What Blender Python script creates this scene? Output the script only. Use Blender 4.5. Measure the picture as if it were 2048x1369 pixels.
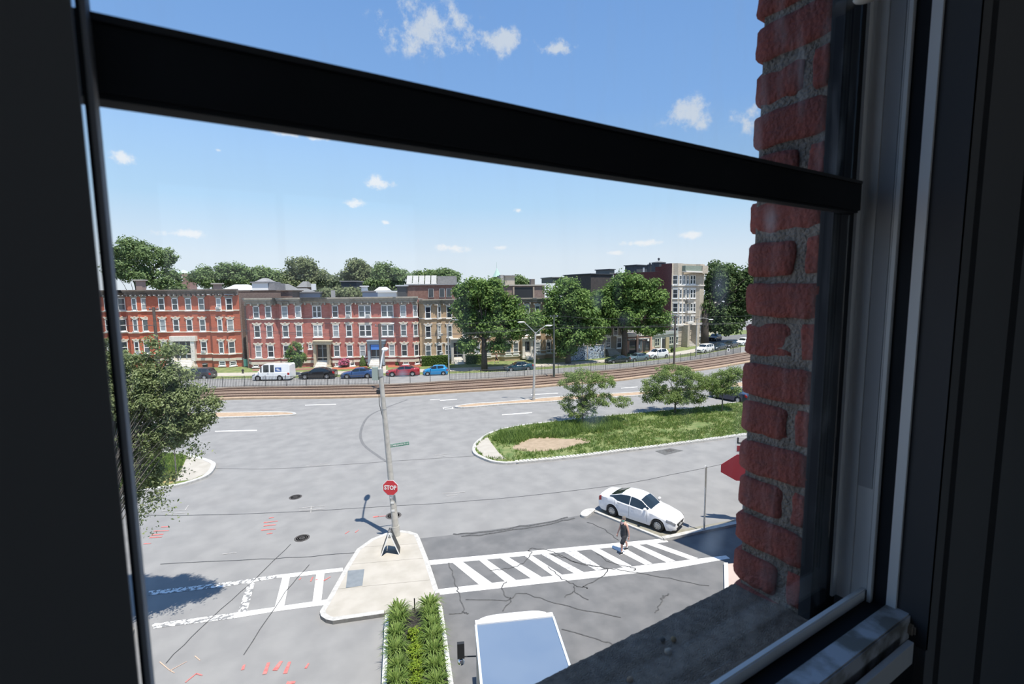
import bpy, bmesh, math, random
from mathutils import Vector, Matrix, noise
random.seed(7)
for o in list(bpy.data.objects): bpy.data.objects.remove(o)
scene = bpy.context.scene
COL = scene.collection
R_ = math.radians
# ------------------------------------------------------------------ camera
# calibrated from the vanishing points of the window wall: world Y = outward normal of our wall
F, CX, CY, H = 950.0, 1024.0, 684.5, 12.0
YAW, PITCH, ROLL = R_(30.2), R_(5.98), R_(0.56)
CAM = Vector((0, 0, H))
FW = Vector((math.sin(YAW)*math.cos(PITCH), math.cos(YAW)*math.cos(PITCH), -math.sin(PITCH)))
_r0 = Vector((math.cos(YAW), -math.sin(YAW), 0)); _u0 = _r0.cross(FW)
RT = _r0*math.cos(ROLL) - _u0*math.sin(ROLL)
UP = _u0*math.cos(ROLL) + _r0*math.sin(ROLL)
cd = bpy.data.cameras.new('camera'); cam = bpy.data.objects.new('camera', cd); COL.objects.link(cam)
cd.sensor_width = 36; cd.sensor_fit = 'HORIZONTAL'; cd.lens = 36*F/2048
cd.clip_start = 0.02; cd.clip_end = 2000
m = Matrix((RT, UP, -FW)).transposed().to_4x4(); m.translation = CAM
cam.matrix_world = m
cd.dof.use_dof = True; cd.dof.focus_distance = 25; cd.dof.aperture_fstop = 9
scene.camera = cam
vs = scene.view_settings
vs.view_transform = 'Standard'; vs.look = 'None'; vs.exposure = 0.0; vs.gamma = 1; vs.use_curve_mapping = False

def ray(x, y): return FW + RT*((x-CX)/F) - UP*((y-CY)/F)
def g(x, y, z=0.0):
    d = ray(x, y); return CAM + d*((z-H)/d.z)
def at(x, y, D): return CAM + ray(x, y)*D                 # a point at depth D along the view axis
def proj(p):
    v = Vector(p)-CAM; w = v.dot(FW); return (CX+F*v.dot(RT)/w, CY-F*v.dot(UP)/w)
def zat(base, y):                                       # height above a ground point that reaches picture row y
    lo, hi = -5, 90
    for _ in range(50):
        mid = (lo+hi)/2
        if proj((base[0], base[1], mid))[1] > y: lo = mid
        else: hi = mid
    return lo
# ------------------------------------------------------------------ sky and sun
SUN = Vector((-0.20, 0.96, -3.0)).normalized()
sl = bpy.data.lights.new('sun', 'SUN'); so = bpy.data.objects.new('sun', sl); COL.objects.link(so)
sl.energy = 7.4; sl.angle = R_(0.55); sl.color = (1.0, 0.935, 0.83)
so.rotation_euler = SUN.to_track_quat('-Z', 'Y').to_euler(); so.location = (0, -20, 60)
W = bpy.data.worlds.new('sky'); scene.world = W; W.use_nodes = True
nt = W.node_tree; N = nt.nodes; L = nt.links; N.clear()
def nn(t, **k):
    n = N.new(t)
    for a, b in k.items(): setattr(n, a, b)
    return n
def vm(op, a, b=None, out='Vector'):
    n = nn('ShaderNodeVectorMath', operation=op)
    for i, q in enumerate((a, b)):
        if q is None: continue
        if isinstance(q, tuple): n.inputs[i].default_value = q
        else: L.new(q, n.inputs[i])
    return n.outputs[out]
def mm(op, a, b=None):
    n = nn('ShaderNodeMath', operation=op)
    for i, q in enumerate((a, b)):
        if q is None: continue
        if isinstance(q, (int, float)): n.inputs[i].default_value = q
        else: L.new(q, n.inputs[i])
    return n.outputs[0]
tc = nn('ShaderNodeTexCoord'); sep = nn('ShaderNodeSeparateXYZ'); L.new(tc.outputs['Generated'], sep.inputs[0])
el = mm('ARCSINE', sep.outputs['Z']); az = mm('ARCTAN2', sep.outputs['X'], sep.outputs['Y'])
ramp = nn('ShaderNodeValToRGB'); rr = ramp.color_ramp
L.new(mm('DIVIDE', el, math.pi/2), ramp.inputs[0])
stops = [(0.0, (.80, .87, .93)), (0.045, (.74, .85, .96)), (0.11, (.49, .73, .98)), (0.22, (.33, .58, 1.0)), (0.34, (.26, .49, .92)), (1.0, (.10, .26, .66))]
rr.elements[0].position = 0; rr.elements[0].color = stops[0][1]+(1,)
rr.elements[1].position = 1; rr.elements[1].color = stops[-1][1]+(1,)
for p, c in stops[1:-1]:
    e = rr.elements.new(p); e.color = c+(1,)
cmb = nn('ShaderNodeCombineXYZ'); L.new(az, cmb.inputs[0]); L.new(el, cmb.inputs[1])
nz = nn('ShaderNodeTexNoise'); nz.inputs['Scale'].default_value = 22; nz.inputs['Detail'].default_value = 9; nz.inputs['Roughness'].default_value = .66
L.new(cmb.outputs[0], nz.inputs['Vector'])
nfac = nz.outputs['Fac']
clouds = [(858, 58, 135, 70), (990, 86, 82, 42), (1118, 97, 50, 24), (1378, 232, 72, 50), (1490, 240, 50, 40), (246, 317, 46, 22), (757, 366, 44, 18),
          (715, 407, 40, 13), (905, 497, 52, 12), (560, 262, 55, 14), (1290, 486, 70, 9), (1386, 470, 36, 12), (365, 468, 80, 12), (434, 300, 17, 8),
          (1036, 421, 14, 7), (772, 446, 13, 7), (1230, 506, 24, 7), (640, 275, 40, 10), (1000, 495, 22, 7)]
acc = None
def azel(x, y):
    d = ray(x, y).normalized(); return math.atan2(d.x, d.y), math.asin(d.z)
for (x, y, rx, ry) in clouds:
    a0, e0 = azel(x, y); a1, e1 = azel(x+rx, y); a2, e2 = azel(x, y+ry)
    sx, sy = 1/max(1e-4, math.hypot(a1-a0, 0)), 1/max(1e-4, abs(e2-e0))
    q = vm('MULTIPLY', vm('SUBTRACT', cmb.outputs[0], (a0, e0, 0)), (sx, sy, 0))
    ln = vm('LENGTH', q, None, 'Value')
    mk = mm('SUBTRACT', 1.0, ln)
    acc = mk if acc is None else mm('MAXIMUM', acc, mk)
# cloud body = distance mask pushed about by noise
cl = mm('ADD', acc, mm('MULTIPLY', mm('SUBTRACT', nfac, 0.56), 3.4))
mr = nn('ShaderNodeMapRange', interpolation_type='SMOOTHSTEP'); mr.inputs[1].default_value = 0.0; mr.inputs[2].default_value = 0.75
L.new(cl, mr.inputs[0])
gate = nn('ShaderNodeMapRange', interpolation_type='SMOOTHSTEP'); gate.inputs[1].default_value = -0.25; gate.inputs[2].default_value = 0.35; L.new(acc, gate.inputs[0])
cf = mm('MULTIPLY', mm('MULTIPLY', mr.outputs[0], gate.outputs[0]), 0.85)
mx = nn('ShaderNodeMixRGB'); L.new(cf, mx.inputs[0]); L.new(ramp.outputs[0], mx.inputs[1]); mx.inputs[2].default_value = (.93, .95, .98, 1)
bg = nn('ShaderNodeBackground'); L.new(mx.outputs[0], bg.inputs[0]); bg.inputs[1].default_value = 1.0
wo = nn('ShaderNodeOutputWorld'); L.new(bg.outputs[0], wo.inputs[0])

# ------------------------------------------------------------------ materials
MAT = {}
def mat(name, c1, c2=None, scale=3.0, rough=.8, metal=0.0, bump=0.0, detail=5, coat=0.0, spec=.5, lo=.35, hi=.65, wob=None, coords='Object', stretch=None):
    """procedural principled material: two colours mixed by noise, optional bump"""
    if name in MAT: return MAT[name]
    M = bpy.data.materials.new(name); M.use_nodes = True; MAT[name] = M
    t = M.node_tree; b = t.nodes['Principled BSDF']
    b.inputs['Roughness'].default_value = rough; b.inputs['Metallic'].default_value = metal
    b.inputs['Coat Weight'].default_value = coat; b.inputs['Specular IOR Level'].default_value = spec
    M.diffuse_color = tuple(c1)+(1,)
    if c2 is None and not bump:
        b.inputs['Base Color'].default_value = tuple(c1)+(1,); return M
    tcn = t.nodes.new('ShaderNodeTexCoord'); vec = tcn.outputs[coords]
    if stretch:
        mp = t.nodes.new('ShaderNodeMapping'); mp.inputs['Scale'].default_value = stretch
        t.links.new(vec, mp.inputs[0]); vec = mp.outputs[0]
    n1 = t.nodes.new('ShaderNodeTexNoise'); n1.inputs['Scale'].default_value = scale; n1.inputs['Detail'].default_value = detail
    t.links.new(vec, n1.inputs['Vector'])
    r = t.nodes.new('ShaderNodeValToRGB'); r.color_ramp.elements[0].position = lo; r.color_ramp.elements[1].position = hi
    r.color_ramp.elements[0].color = tuple(c1)+(1,); r.color_ramp.elements[1].color = tuple(c2 or c1)+(1,)
    t.links.new(n1.outputs['Fac'], r.inputs[0]); t.links.new(r.outputs[0], b.inputs['Base Color'])
    if bump:
        bp = t.nodes.new('ShaderNodeBump'); bp.inputs['Strength'].default_value = bump; bp.inputs['Distance'].default_value = .02
        n2 = t.nodes.new('ShaderNodeTexNoise'); n2.inputs['Scale'].default_value = scale*6; n2.inputs['Detail'].default_value = 6
        t.links.new(vec, n2.inputs['Vector']); t.links.new(n2.outputs['Fac'], bp.inputs['Height']); t.links.new(bp.outputs[0], b.inputs['Normal'])
    return M
def srgb(r, gg, b_):
    f = lambda v: (v/255/12.92) if v/255 <= .04045 else ((v/255+.055)/1.055)**2.4
    return (f(r), f(gg), f(b_))
def leafmat(name, c1, c2, c3, trans=.35):
    if name in MAT: return MAT[name]
    M = bpy.data.materials.new(name); M.use_nodes = True; MAT[name] = M; M.diffuse_color = tuple(c2)+(1,)
    t = M.node_tree; b = t.nodes['Principled BSDF']; out = t.nodes['Material Output']
    ge = t.nodes.new('ShaderNodeNewGeometry'); r = t.nodes.new('ShaderNodeValToRGB')
    r.color_ramp.elements[0].color = tuple(c1)+(1,); r.color_ramp.elements[1].color = tuple(c3)+(1,)
    e = r.color_ramp.elements.new(.5); e.color = tuple(c2)+(1,)
    t.links.new(ge.outputs['Random Per Island'], r.inputs[0]); t.links.new(r.outputs[0], b.inputs['Base Color'])
    b.inputs['Roughness'].default_value = .6; b.inputs['Specular IOR Level'].default_value = .25
    tr = t.nodes.new('ShaderNodeBsdfTranslucent'); t.links.new(r.outputs[0], tr.inputs[0])
    ms = t.nodes.new('ShaderNodeMixShader'); ms.inputs[0].default_value = trans
    t.links.new(b.outputs[0], ms.inputs[1]); t.links.new(tr.outputs[0], ms.inputs[2]); t.links.new(ms.outputs[0], out.inputs[0])
    return M
# ------------------------------------------------------------------ mesh builder
class MB:
    def __init__(s): s.v = []; s.f = []; s.mi = []; s.cur = 0
    def face(s, pts):
        i = len(s.v); s.v += [tuple(p) for p in pts]; s.f.append(tuple(range(i, i+len(pts)))); s.mi.append(s.cur); return s
    def hexa(s, p):                                  # 8 points: bottom ring 4, top ring 4
        i = len(s.v); s.v += [tuple(q) for q in p]
        for q in ((0, 3, 2, 1), (4, 5, 6, 7), (0, 1, 5, 4), (1, 2, 6, 5), (2, 3, 7, 6), (3, 0, 4, 7)):
            s.f.append(tuple(i+k for k in q)); s.mi.append(s.cur)
        return s
    def box(s, x0, x1, y0, y1, z0, z1, M=None):
        p = [Vector(q) for q in ((x0, y0, z0), (x1, y0, z0), (x1, y1, z0), (x0, y1, z0), (x0, y0, z1), (x1, y0, z1), (x1, y1, z1), (x0, y1, z1))]
        if M: p = [M @ q for q in p]
        return s.hexa(p)
    def prism(s, poly, z0, z1):
        n = len(poly); i = len(s.v)
        s.v += [(p[0], p[1], z0) for p in poly]+[(p[0], p[1], z1) for p in poly]
        s.f.append(tuple(i+k for k in reversed(range(n)))); s.f.append(tuple(i+n+k for k in range(n)))
        for k in range(n):
            k2 = (k+1) % n; s.f.append((i+k, i+k2, i+n+k2, i+n+k))
        s.mi += [s.cur]*(n+2); return s
    def tube(s, pts, rad, n=8, caps=True):
        pts = [Vector(p) for p in pts]
        if not isinstance(rad, (list, tuple)): rad = [rad]*len(pts)
        base = len(s.v); ref = None
        for k, p in enumerate(pts):
            t = (pts[min(k+1, len(pts)-1)]-pts[max(k-1, 0)]).normalized()
            if ref is None: ref = Vector((1, 0, 0)) if abs(t.x) < .9 else Vector((0, 1, 0))
            a = (ref-t*ref.dot(t)).normalized(); b = t.cross(a); ref = a
            for j in range(n):
                an = 2*math.pi*j/n; s.v.append(tuple(p+(a*math.cos(an)+b*math.sin(an))*rad[k]))
        for k in range(len(pts)-1):
            for j in range(n):
                j2 = (j+1) % n; s.f.append((base+k*n+j, base+k*n+j2, base+(k+1)*n+j2, base+(k+1)*n+j)); s.mi.append(s.cur)
        if caps:
            s.f.append(tuple(base+j for j in reversed(range(n)))); s.f.append(tuple(base+(len(pts)-1)*n+j for j in range(n))); s.mi += [s.cur]*2
        return s
    def lathe(s, prof, c=(0, 0, 0), axis='Z', n=20):     # prof: (radius, height)
        base = len(s.v); c = Vector(c)
        for r, h in prof:
            for j in range(n):
                a = 2*math.pi*j/n; x, y = r*math.cos(a), r*math.sin(a)
                q = (x, y, h) if axis == 'Z' else ((x, h, y) if axis == 'Y' else (h, x, y))
                s.v.append(tuple(c+Vector(q)))
        for k in range(len(prof)-1):
            for j in range(n):
                j2 = (j+1) % n; s.f.append((base+k*n+j, base+k*n+j2, base+(k+1)*n+j2, base+(k+1)*n+j)); s.mi.append(s.cur)
        s.f.append(tuple(base+j for j in range(n))); s.f.append(tuple(base+(len(prof)-1)*n+j for j in range(n))); s.mi += [s.cur]*2
        return s
    def ell(s, c, r, nu=12, nv=8, M=None):
        base = len(s.v); c = Vector(c)
        for i in range(nv+1):
            th = math.pi*i/nv
            for j in range(nu):
                ph = 2*math.pi*j/nu; q = Vector((r[0]*math.sin(th)*math.cos(ph), r[1]*math.sin(th)*math.sin(ph), r[2]*math.cos(th)))
                if M: q = M @ q
                s.v.append(tuple(c+q))
        for i in range(nv):
            for j in range(nu):
                j2 = (j+1) % nu; s.f.append((base+i*nu+j, base+(i+1)*nu+j, base+(i+1)*nu+j2, base+i*nu+j2)); s.mi.append(s.cur)
        return s
    def build(s, name, mats, parent=None, smooth=False, world=False, fix=True):
        me = bpy.data.meshes.new(name)
        v = s.v
        if world and parent is not None:
            inv = wm(parent).inverted(); v = [tuple(inv @ Vector(q)) for q in v]
        me.from_pydata(v, [], s.f)
        if not isinstance(mats, (list, tuple)): mats = [mats]
        for mt in mats: me.materials.append(mt)
        if len(mats) > 1: me.polygons.foreach_set('material_index', s.mi)
        if fix:
            bm = bmesh.new(); bm.from_mesh(me); bmesh.ops.remove_doubles(bm, verts=bm.verts, dist=1e-5)
            bmesh.ops.recalc_face_normals(bm, faces=bm.faces); bm.to_mesh(me); bm.free()
        if smooth:
            me.polygons.foreach_set('use_smooth', [True]*len(me.polygons))
            if smooth == 'auto':
                bm = bmesh.new(); bm.from_mesh(me)
                for e in bm.edges:
                    if len(e.link_faces) == 2 and e.calc_face_angle(0) > R_(38): e.smooth = False
                bm.to_mesh(me); bm.free()
        me.update()
        return link(name, me, parent)
def wm(o):
    m_ = o.matrix_basis.copy(); p = o.parent
    while p is not None: m_ = p.matrix_basis @ m_; p = p.parent
    return m_
def link(name, me, parent=None, loc=None, rot=None, scale=None):
    o = bpy.data.objects.new(name, me); COL.objects.link(o)
    if parent is not None: o.parent = parent
    if loc is not None: o.location = loc
    if rot is not None: o.rotation_euler = (0, 0, rot) if isinstance(rot, (int, float)) else rot
    if scale is not None: o.scale = (scale,)*3 if isinstance(scale, (int, float)) else scale
    return o
def tag(o, label, cat, group=None):
    o['label'] = label; o['category'] = cat
    if group: o['group'] = group
    return o
def struct(o, label=None):
    o['kind'] = 'structure'
    if label: o['label'] = label
    return o
def thing(name, label, cat, loc=(0, 0, 0), rot=0, group=None):
    return tag(link(name, None, None, loc, rot), label, cat, group)
def copy_tree(o, parent=None):
    c = o.copy(); COL.objects.link(c)
    if parent is not None: c.parent = parent
    for ch in list(o.children): copy_tree(ch, c)
    return c
def text_mesh(txt, size, extr=.004, bold=.0):
    cu = bpy.data.curves.new('lettering', 'FONT'); cu.body = txt; cu.size = size; cu.extrude = extr; cu.offset = bold
    cu.align_x = 'CENTER'; cu.align_y = 'CENTER'; cu.resolution_u = 2
    o = bpy.data.objects.new('lettering', cu); COL.objects.link(o)
    dg = bpy.context.evaluated_depsgraph_get(); me = bpy.data.meshes.new_from_object(o.evaluated_get(dg))
    bpy.data.objects.remove(o); bpy.data.curves.remove(cu); me.name = 'lettering'; return me
def basis(t, n, loc=(0, 0, 0)):                           # local x = t, local -y = outward n, z up
    z = Vector((0, 0, 1)); M = Matrix((t, -Vector(n), z)).transposed().to_4x4(); M.translation = loc; return M

# colours
ASPH = mat('asphalt', (.208, .206, .204), (.250, .247, .242), .8, .93, bump=.2, detail=12)
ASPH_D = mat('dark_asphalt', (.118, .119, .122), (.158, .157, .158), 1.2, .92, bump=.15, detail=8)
CONC = mat('pale_concrete', (.36, .335, .29), (.42, .39, .345), 1.6, .9, bump=.1)
KERB = mat('granite_kerb', (.38, .37, .35), (.50, .49, .47), 6, .85, bump=.15)
PAINT = mat('road_paint', (.62, .62, .61), (.78, .78, .77), 9, .85)
WHITE = mat('white_paint', (.80, .80, .79))
BLACK = mat('black_paint', (.018, .019, .022), rough=.5)
CHROME = mat('chrome', (.75, .76, .78), rough=.22, metal=1)
STEELG = mat('galvanised_steel', (.36, .37, .37), (.46, .47, .46), 4, .55, metal=.35)
POLEC = mat('pole_concrete', (.40, .385, .35), (.50, .48, .44), 5, .9)
RUST = mat('rusted_rail', (.10, .065, .05), (.16, .10, .07), 6, .7)
BALL = mat('brown_ballast', (.14, .095, .07), (.26, .19, .145), 7, .95, bump=.6, detail=9)
TANCURB = mat('tan_concrete', (.34, .245, .165), (.42, .31, .215), 2, .9)
GRASS = mat('lawn', (.095, .145, .04), (.20, .22, .085), 1.4, .95, bump=.5, detail=9)
DIRT = mat('bare_dirt', (.29, .225, .155), (.36, .28, .20), 2.5, .95, bump=.2)
# ------------------------------------------------------------------ ground
def poly_px(pts, z=0.0): return [g(x, y, 0) for x, y in pts]
def flat(name, pts, z, m_, parent=None):
    o = MB().face([(p[0], p[1], z) for p in pts]).build(name, m_, parent, fix=False)
    me = o.data
    if me.polygons[0].normal.z < 0: me.flip_normals()
    return o
def slab(name, pts, z0, z1, m_, parent=None): return MB().prism(pts, z0, z1).build(name, m_, parent)
def catmull(pts, n=6, closed=False):
    P = [Vector(p) for p in pts]; out = []; k = len(P)
    rng = range(k if closed else k-1)
    for i in rng:
        p0 = P[(i-1) % k] if closed or i > 0 else P[0]*2-P[1]; p1 = P[i]; p2 = P[(i+1) % k]
        p3 = P[(i+2) % k] if closed or i+2 < k else p2*2-p1
        for j in range(n):
            t = j/n; out.append(.5*((2*p1)+(p2-p0)*t+(2*p0-5*p1+4*p2-p3)*t*t+(3*p1-p0-3*p2+p3)*t**3))
    if not closed: out.append(P[-1])
    return out
def line_px(pts, ext=45):                                # ground polyline from picture points, carried on straight past both ends
    P = [g(x, y) for x, y in pts]
    a = (P[0]-P[1]).normalized(); b = (P[-1]-P[-2]).normalized()
    return [P[0]+a*ext]+catmull(P, 5)+[P[-1]+b*ext]
def offset_line(P, d):                                   # to the left-hand side of travel
    out = []
    for i, p in enumerate(P):
        t = (P[min(i+1, len(P)-1)]-P[max(i-1, 0)]).normalized(); out.append(p+Vector((-t.y, t.x, 0))*d)
    return out
def strip(name, A, B, z0, z1, m_, parent=None): return slab(name, list(A)+list(reversed(B)), z0, z1, m_, parent)
def ribbon(name, P, w0, w1, z0, z1, m_, parent=None):
    return strip(name, offset_line(P, w0), offset_line(P, w1), z0, z1, m_, parent)

road = struct(flat('road', [(-260, -120), (420, -120), (420, 420), (-260, 420)], 0.0, ASPH))
KERBL = line_px([(215, 764), (420, 761), (600, 759), (700, 756.5), (900, 750.5), (1040, 744.5), (1130, 738.5), (1250, 729.5), (1300, 724.5), (1380, 715.5), (1420, 708.5), (1480, 697)])
FENL = line_px([(215, 788), (400, 781.5), (480, 777.5), (640, 775), (802, 771), (890, 765.5), (977, 761), (1065, 755), (1109, 751.5), (1166, 747.5), (1253, 739.5), (1319, 732), (1407, 720.5), (1481, 708.5)])
FRTL = line_px([(215, 810), (470, 800), (640, 798), (780, 794.5), (911, 786.5), (1065, 777), (1100, 774), (1231, 763.5), (1286, 756.5), (1418, 739.5), (1481, 729)])
# far pavement and lawn (one raised slab behind the far kerb, reaching under the buildings)
back = offset_line(KERBL, 60)
far_ground = struct(strip('lawn', offset_line(KERBL, .2), back, -.2, .12, GRASS))
k2 = struct(strip('far_kerb', offset_line(KERBL, .2), KERBL, -.2, .15, KERB))
sw = struct(ribbon('sidewalk', KERBL, 2.6, 5.6, .08, .135, CONC))
# track bed between fence and front kerb
bed = struct(strip('track_bed', FENL, FRTL, -.1, .14, BALL))
struct(ribbon('track_kerb', FRTL, -.05, .55, -.1, .2, TANCURB))
struct(ribbon('fence_kerb', FENL, -.25, .15, -.1, .25, mat('fence_kerb', (.24, .20, .17), (.3, .26, .22), 4, .9)))
def lerp_line(A, B, t):
    n = 90; out = []
    def samp(P, u):
        ls = [(P[i+1]-P[i]).length for i in range(len(P)-1)]; tot = sum(ls); s = u*tot
        for i, l in enumerate(ls):
            if s <= l or i == len(ls)-1: return P[i].lerp(P[i+1], s/l)
            s -= l
    for i in range(n+1): out.append(samp(A, i/n).lerp(samp(B, i/n), t))
    return out
for k, (f, w) in enumerate(((.14, 'farthest rail, beside the picket fence'), (.33, 'second rail out from the picket fence'), (.62, 'third rail out from the picket fence'), (.82, 'nearest rail to the tan track kerb'))):
    P = lerp_line(FENL, FRTL, f)
    o = MB(); 
    A = offset_line(P, .035); B = offset_line(P, -.035); o.prism(A+list(reversed(B)), .20, .245)
    A = offset_line(P, .012); B = offset_line(P, -.012); o.prism(A+list(reversed(B)), .15, .20)
    A = offset_line(P, .06); B = offset_line(P, -.06); o.prism(A+list(reversed(B)), .135, .15)
    tag(o.build('tram_rail', RUST), 'long rusted steel tram rail, '+w, 'rail')
# kerbed islands
def island(name, pts, top, kerbw=.28, h=.15, n=5):
    P = catmull([g(x, y) for x, y in pts], n, True)
    area = sum(P[i].x*P[(i+1) % len(P)].y-P[(i+1) % len(P)].x*P[i].y for i in range(len(P)))
    if area < 0: P.reverse()
    inn = []
    k = len(P)
    for i, p in enumerate(P):
        t = (P[(i+1) % k]-P[(i-1) % k]).normalized(); inn.append(p+Vector((-t.y, t.x, 0))*kerbw)
    o = struct(slab(name, inn, -.1, h-.02, top))
    kb = MB()
    for i in range(k):
        j = (i+1) % k; a, b, c, d = P[i], P[j], inn[j], inn[i]
        kb.hexa([(a.x, a.y, -.1), (b.x, b.y, -.1), (c.x, c.y, -.1), (d.x, d.y, -.1), (a.x, a.y, h), (b.x, b.y, h), (c.x, c.y, h), (d.x, d.y, h)])
    kb.build('kerb', KERB, o)
    return o, P, inn
med, _, _ = island('median_island', [(910, 815), (950, 809), (1001, 806), (1137, 794), (1292, 785), (1430, 772), (1570, 757), (1570, 768), (1430, 781), (1286, 793), (1098, 806), (1001, 812), (930, 818)], TANCURB)
med2, _, _ = island('median_island', [(592, 830), (570, 826.5), (456, 827), (330, 829), (180, 832), (180, 843), (330, 841), (456, 838), (575, 833.5)], TANCURB)
isl, ISLP, ISLI = island('grass_island', [(945, 899), (953, 886), (980, 868), (1025, 856), (1092, 847), (1228, 833), (1395, 817), (1479, 806), (1640, 790), (1640, 850), (1473, 876), (1376, 889), (1310, 898), (1243, 906), (1152, 918), (1034, 929), (995, 929), (971, 923), (948, 911)], GRASS, .25)
isl2, ISLP2, ISLI2 = island('grass_island', [(432, 934), (425, 926), (404, 919), (372, 912), (300, 904), (150, 898), (150, 1000), (250, 990), (335, 979), (383, 968), (419, 953)], mat('dry_lawn', (.11, .15, .035), (.24, .24, .09), 1.0, .95, bump=.5, detail=9), .3)
# cobbled kerb setts along the near edge of the island
cob = [g(x, y) for x, y in catmull([(x, y, 0) for x, y in ((1036, 930), (1152, 919), (1243, 907), (1310, 899.5), (1376, 890.5), (1473, 877.5))], 12)] if False else None
cp = [g(x, y) for x, y in ((1036, 929.5), (1152, 918), (1243, 906.5), (1310, 898.5), (1376, 889.5), (1473, 876.5), (1560, 862))]
cpl = catmull(cp, 40); SETT = mat('granite_sett', (.40, .39, .36), (.58, .57, .54), 9, .9, bump=.2)
sme = MB().hexa([(-.11, -.09, 0), (.11, -.09, 0), (.11, .09, 0), (-.11, .09, 0), (-.095, -.075, .06), (.095, -.075, .06), (.095, .075, .06), (-.095, .075, .06)]).build('granite_sett', SETT, isl)
sme_me = sme.data; cnt = 0; s_acc = 0
for i in range(len(cpl)-1):
    a, b = cpl[i], cpl[i+1]; d = b-a; L_ = d.length; u = d.normalized()
    while s_acc < L_:
        p = a+u*s_acc
        for row in (0, 1):
            if cnt >= 250: break
            q = p+Vector((-u.y, u.x, 0))*(.14+row*.2)+Vector((random.uniform(-.02, .02), random.uniform(-.02, .02), .125 if row == 0 else .115))
            o = sme if cnt == 0 else link('granite_sett', sme_me, isl)
            o.location = q; o.rotation_euler = (0, 0, math.atan2(u.y, u.x)+random.uniform(-.12, .12)); cnt += 1
        s_acc += .27
    s_acc -= L_
# bare patch and worn concrete on the island nose
flat('bare_patch', catmull(poly_px([(1025, 900), (1050, 884), (1090, 878), (1130, 882), (1165, 880), (1180, 889), (1140, 897), (1118, 904), (1060, 907)]), 4, True), .137, DIRT, isl)
flat('worn_concrete', poly_px([(951, 898), (962, 884), (975, 878), (985, 893), (998, 910), (1012, 922), (990, 923), (968, 917)]), .139, CONC, isl)
flat('worn_concrete', poly_px([(428, 934), (404, 922), (375, 916), (367, 935), (350, 968), (383, 964), (414, 951)]), .139, CONC, isl2)
flat('dry_patch', catmull(poly_px([(322, 968), (330, 950), (345, 945), (352, 955), (345, 970)]), 4, True), .142, mat('straw', (.38, .27, .12), (.46, .34, .17), 5, .95), isl2)
# dark parking lot
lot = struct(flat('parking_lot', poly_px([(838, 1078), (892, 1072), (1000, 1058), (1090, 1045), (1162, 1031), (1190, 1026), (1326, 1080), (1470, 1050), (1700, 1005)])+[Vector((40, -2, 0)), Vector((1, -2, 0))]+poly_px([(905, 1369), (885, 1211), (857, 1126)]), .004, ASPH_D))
# corner pavement
seam_m = mat('pavement_joint', (.17, .16, .145))
corner = struct(slab('corner_sidewalk', poly_px([(640, 1231), (642, 1240), (652, 1247), (666, 1250), (768, 1235), (886, 1219), (879, 1193), (857, 1126), (840, 1083), (835, 1074), (820, 1069), (804, 1067), (778, 1070), (743, 1084), (714, 1105), (690, 1143), (648, 1218)]), -.1, .14, seam_m))
KL = MB()
cpt = poly_px([(768, 1235), (666, 1250), (652, 1247), (642, 1240), (640, 1231), (648, 1218), (690, 1143), (714, 1105), (743, 1084), (778, 1070), (804, 1067), (820, 1069), (835, 1074), (840, 1083), (857, 1126), (879, 1193)])
cpo = offset_line(cpt, .0); cpi = offset_line(cpt, -.2)
KL.prism(cpo+list(reversed(cpi)), -.1, .151); KL.build('kerb', KERB, corner)
# concrete bays of the corner pavement, each a slab of its own with an open joint
jl_ = [((600, 1300), (960, 1300)), ((672, 1186), (874, 1166)), ((700, 1136), (862, 1122)), ((722, 1101), (848, 1093)), ((600, 1040), (960, 1040))]
inner = [g(884, 1217)]+[Vector(p) for p in reversed(cpi)]+[g(770, 1234)]
for k in range(len(jl_)-1):
    bm = bmesh.new(); vs_ = [bm.verts.new((p.x, p.y, .1405)) for p in inner]; bm.faces.new(vs_)
    for (la, sgn) in ((jl_[k], 1), (jl_[k+1], -1)):
        p, q = g(*la[0]), g(*la[1]); u = (q-p).normalized(); nr = Vector((-u.y, u.x, 0))*sgn
        bmesh.ops.bisect_plane(bm, geom=bm.verts[:]+bm.edges[:]+bm.faces[:], plane_co=p+nr*.008, plane_no=nr, clear_inner=True)
    if bm.faces:
        r = bmesh.ops.extrude_face_region(bm, geom=bm.faces[:]); bmesh.ops.translate(bm, verts=[v for v in r['geom'] if isinstance(v, bmesh.types.BMVert)], vec=(0, 0, .008)); bmesh.ops.recalc_face_normals(bm, faces=bm.faces)
        me = bpy.data.meshes.new('paving_bay'); bm.to_mesh(me); me.materials.append(CONC); link('paving_bay', me, corner)
    bm.free()
tag(slab('access_cover', poly_px([(696, 1149), (729, 1146), (725, 1179), (692, 1184)]), .142, .157, mat('blue_grey_plate', (.17, .19, .205), (.20, .22, .235), 5, .6)), 'blue-grey metal access plate set in the pale corner pavement', 'cover')
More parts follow.
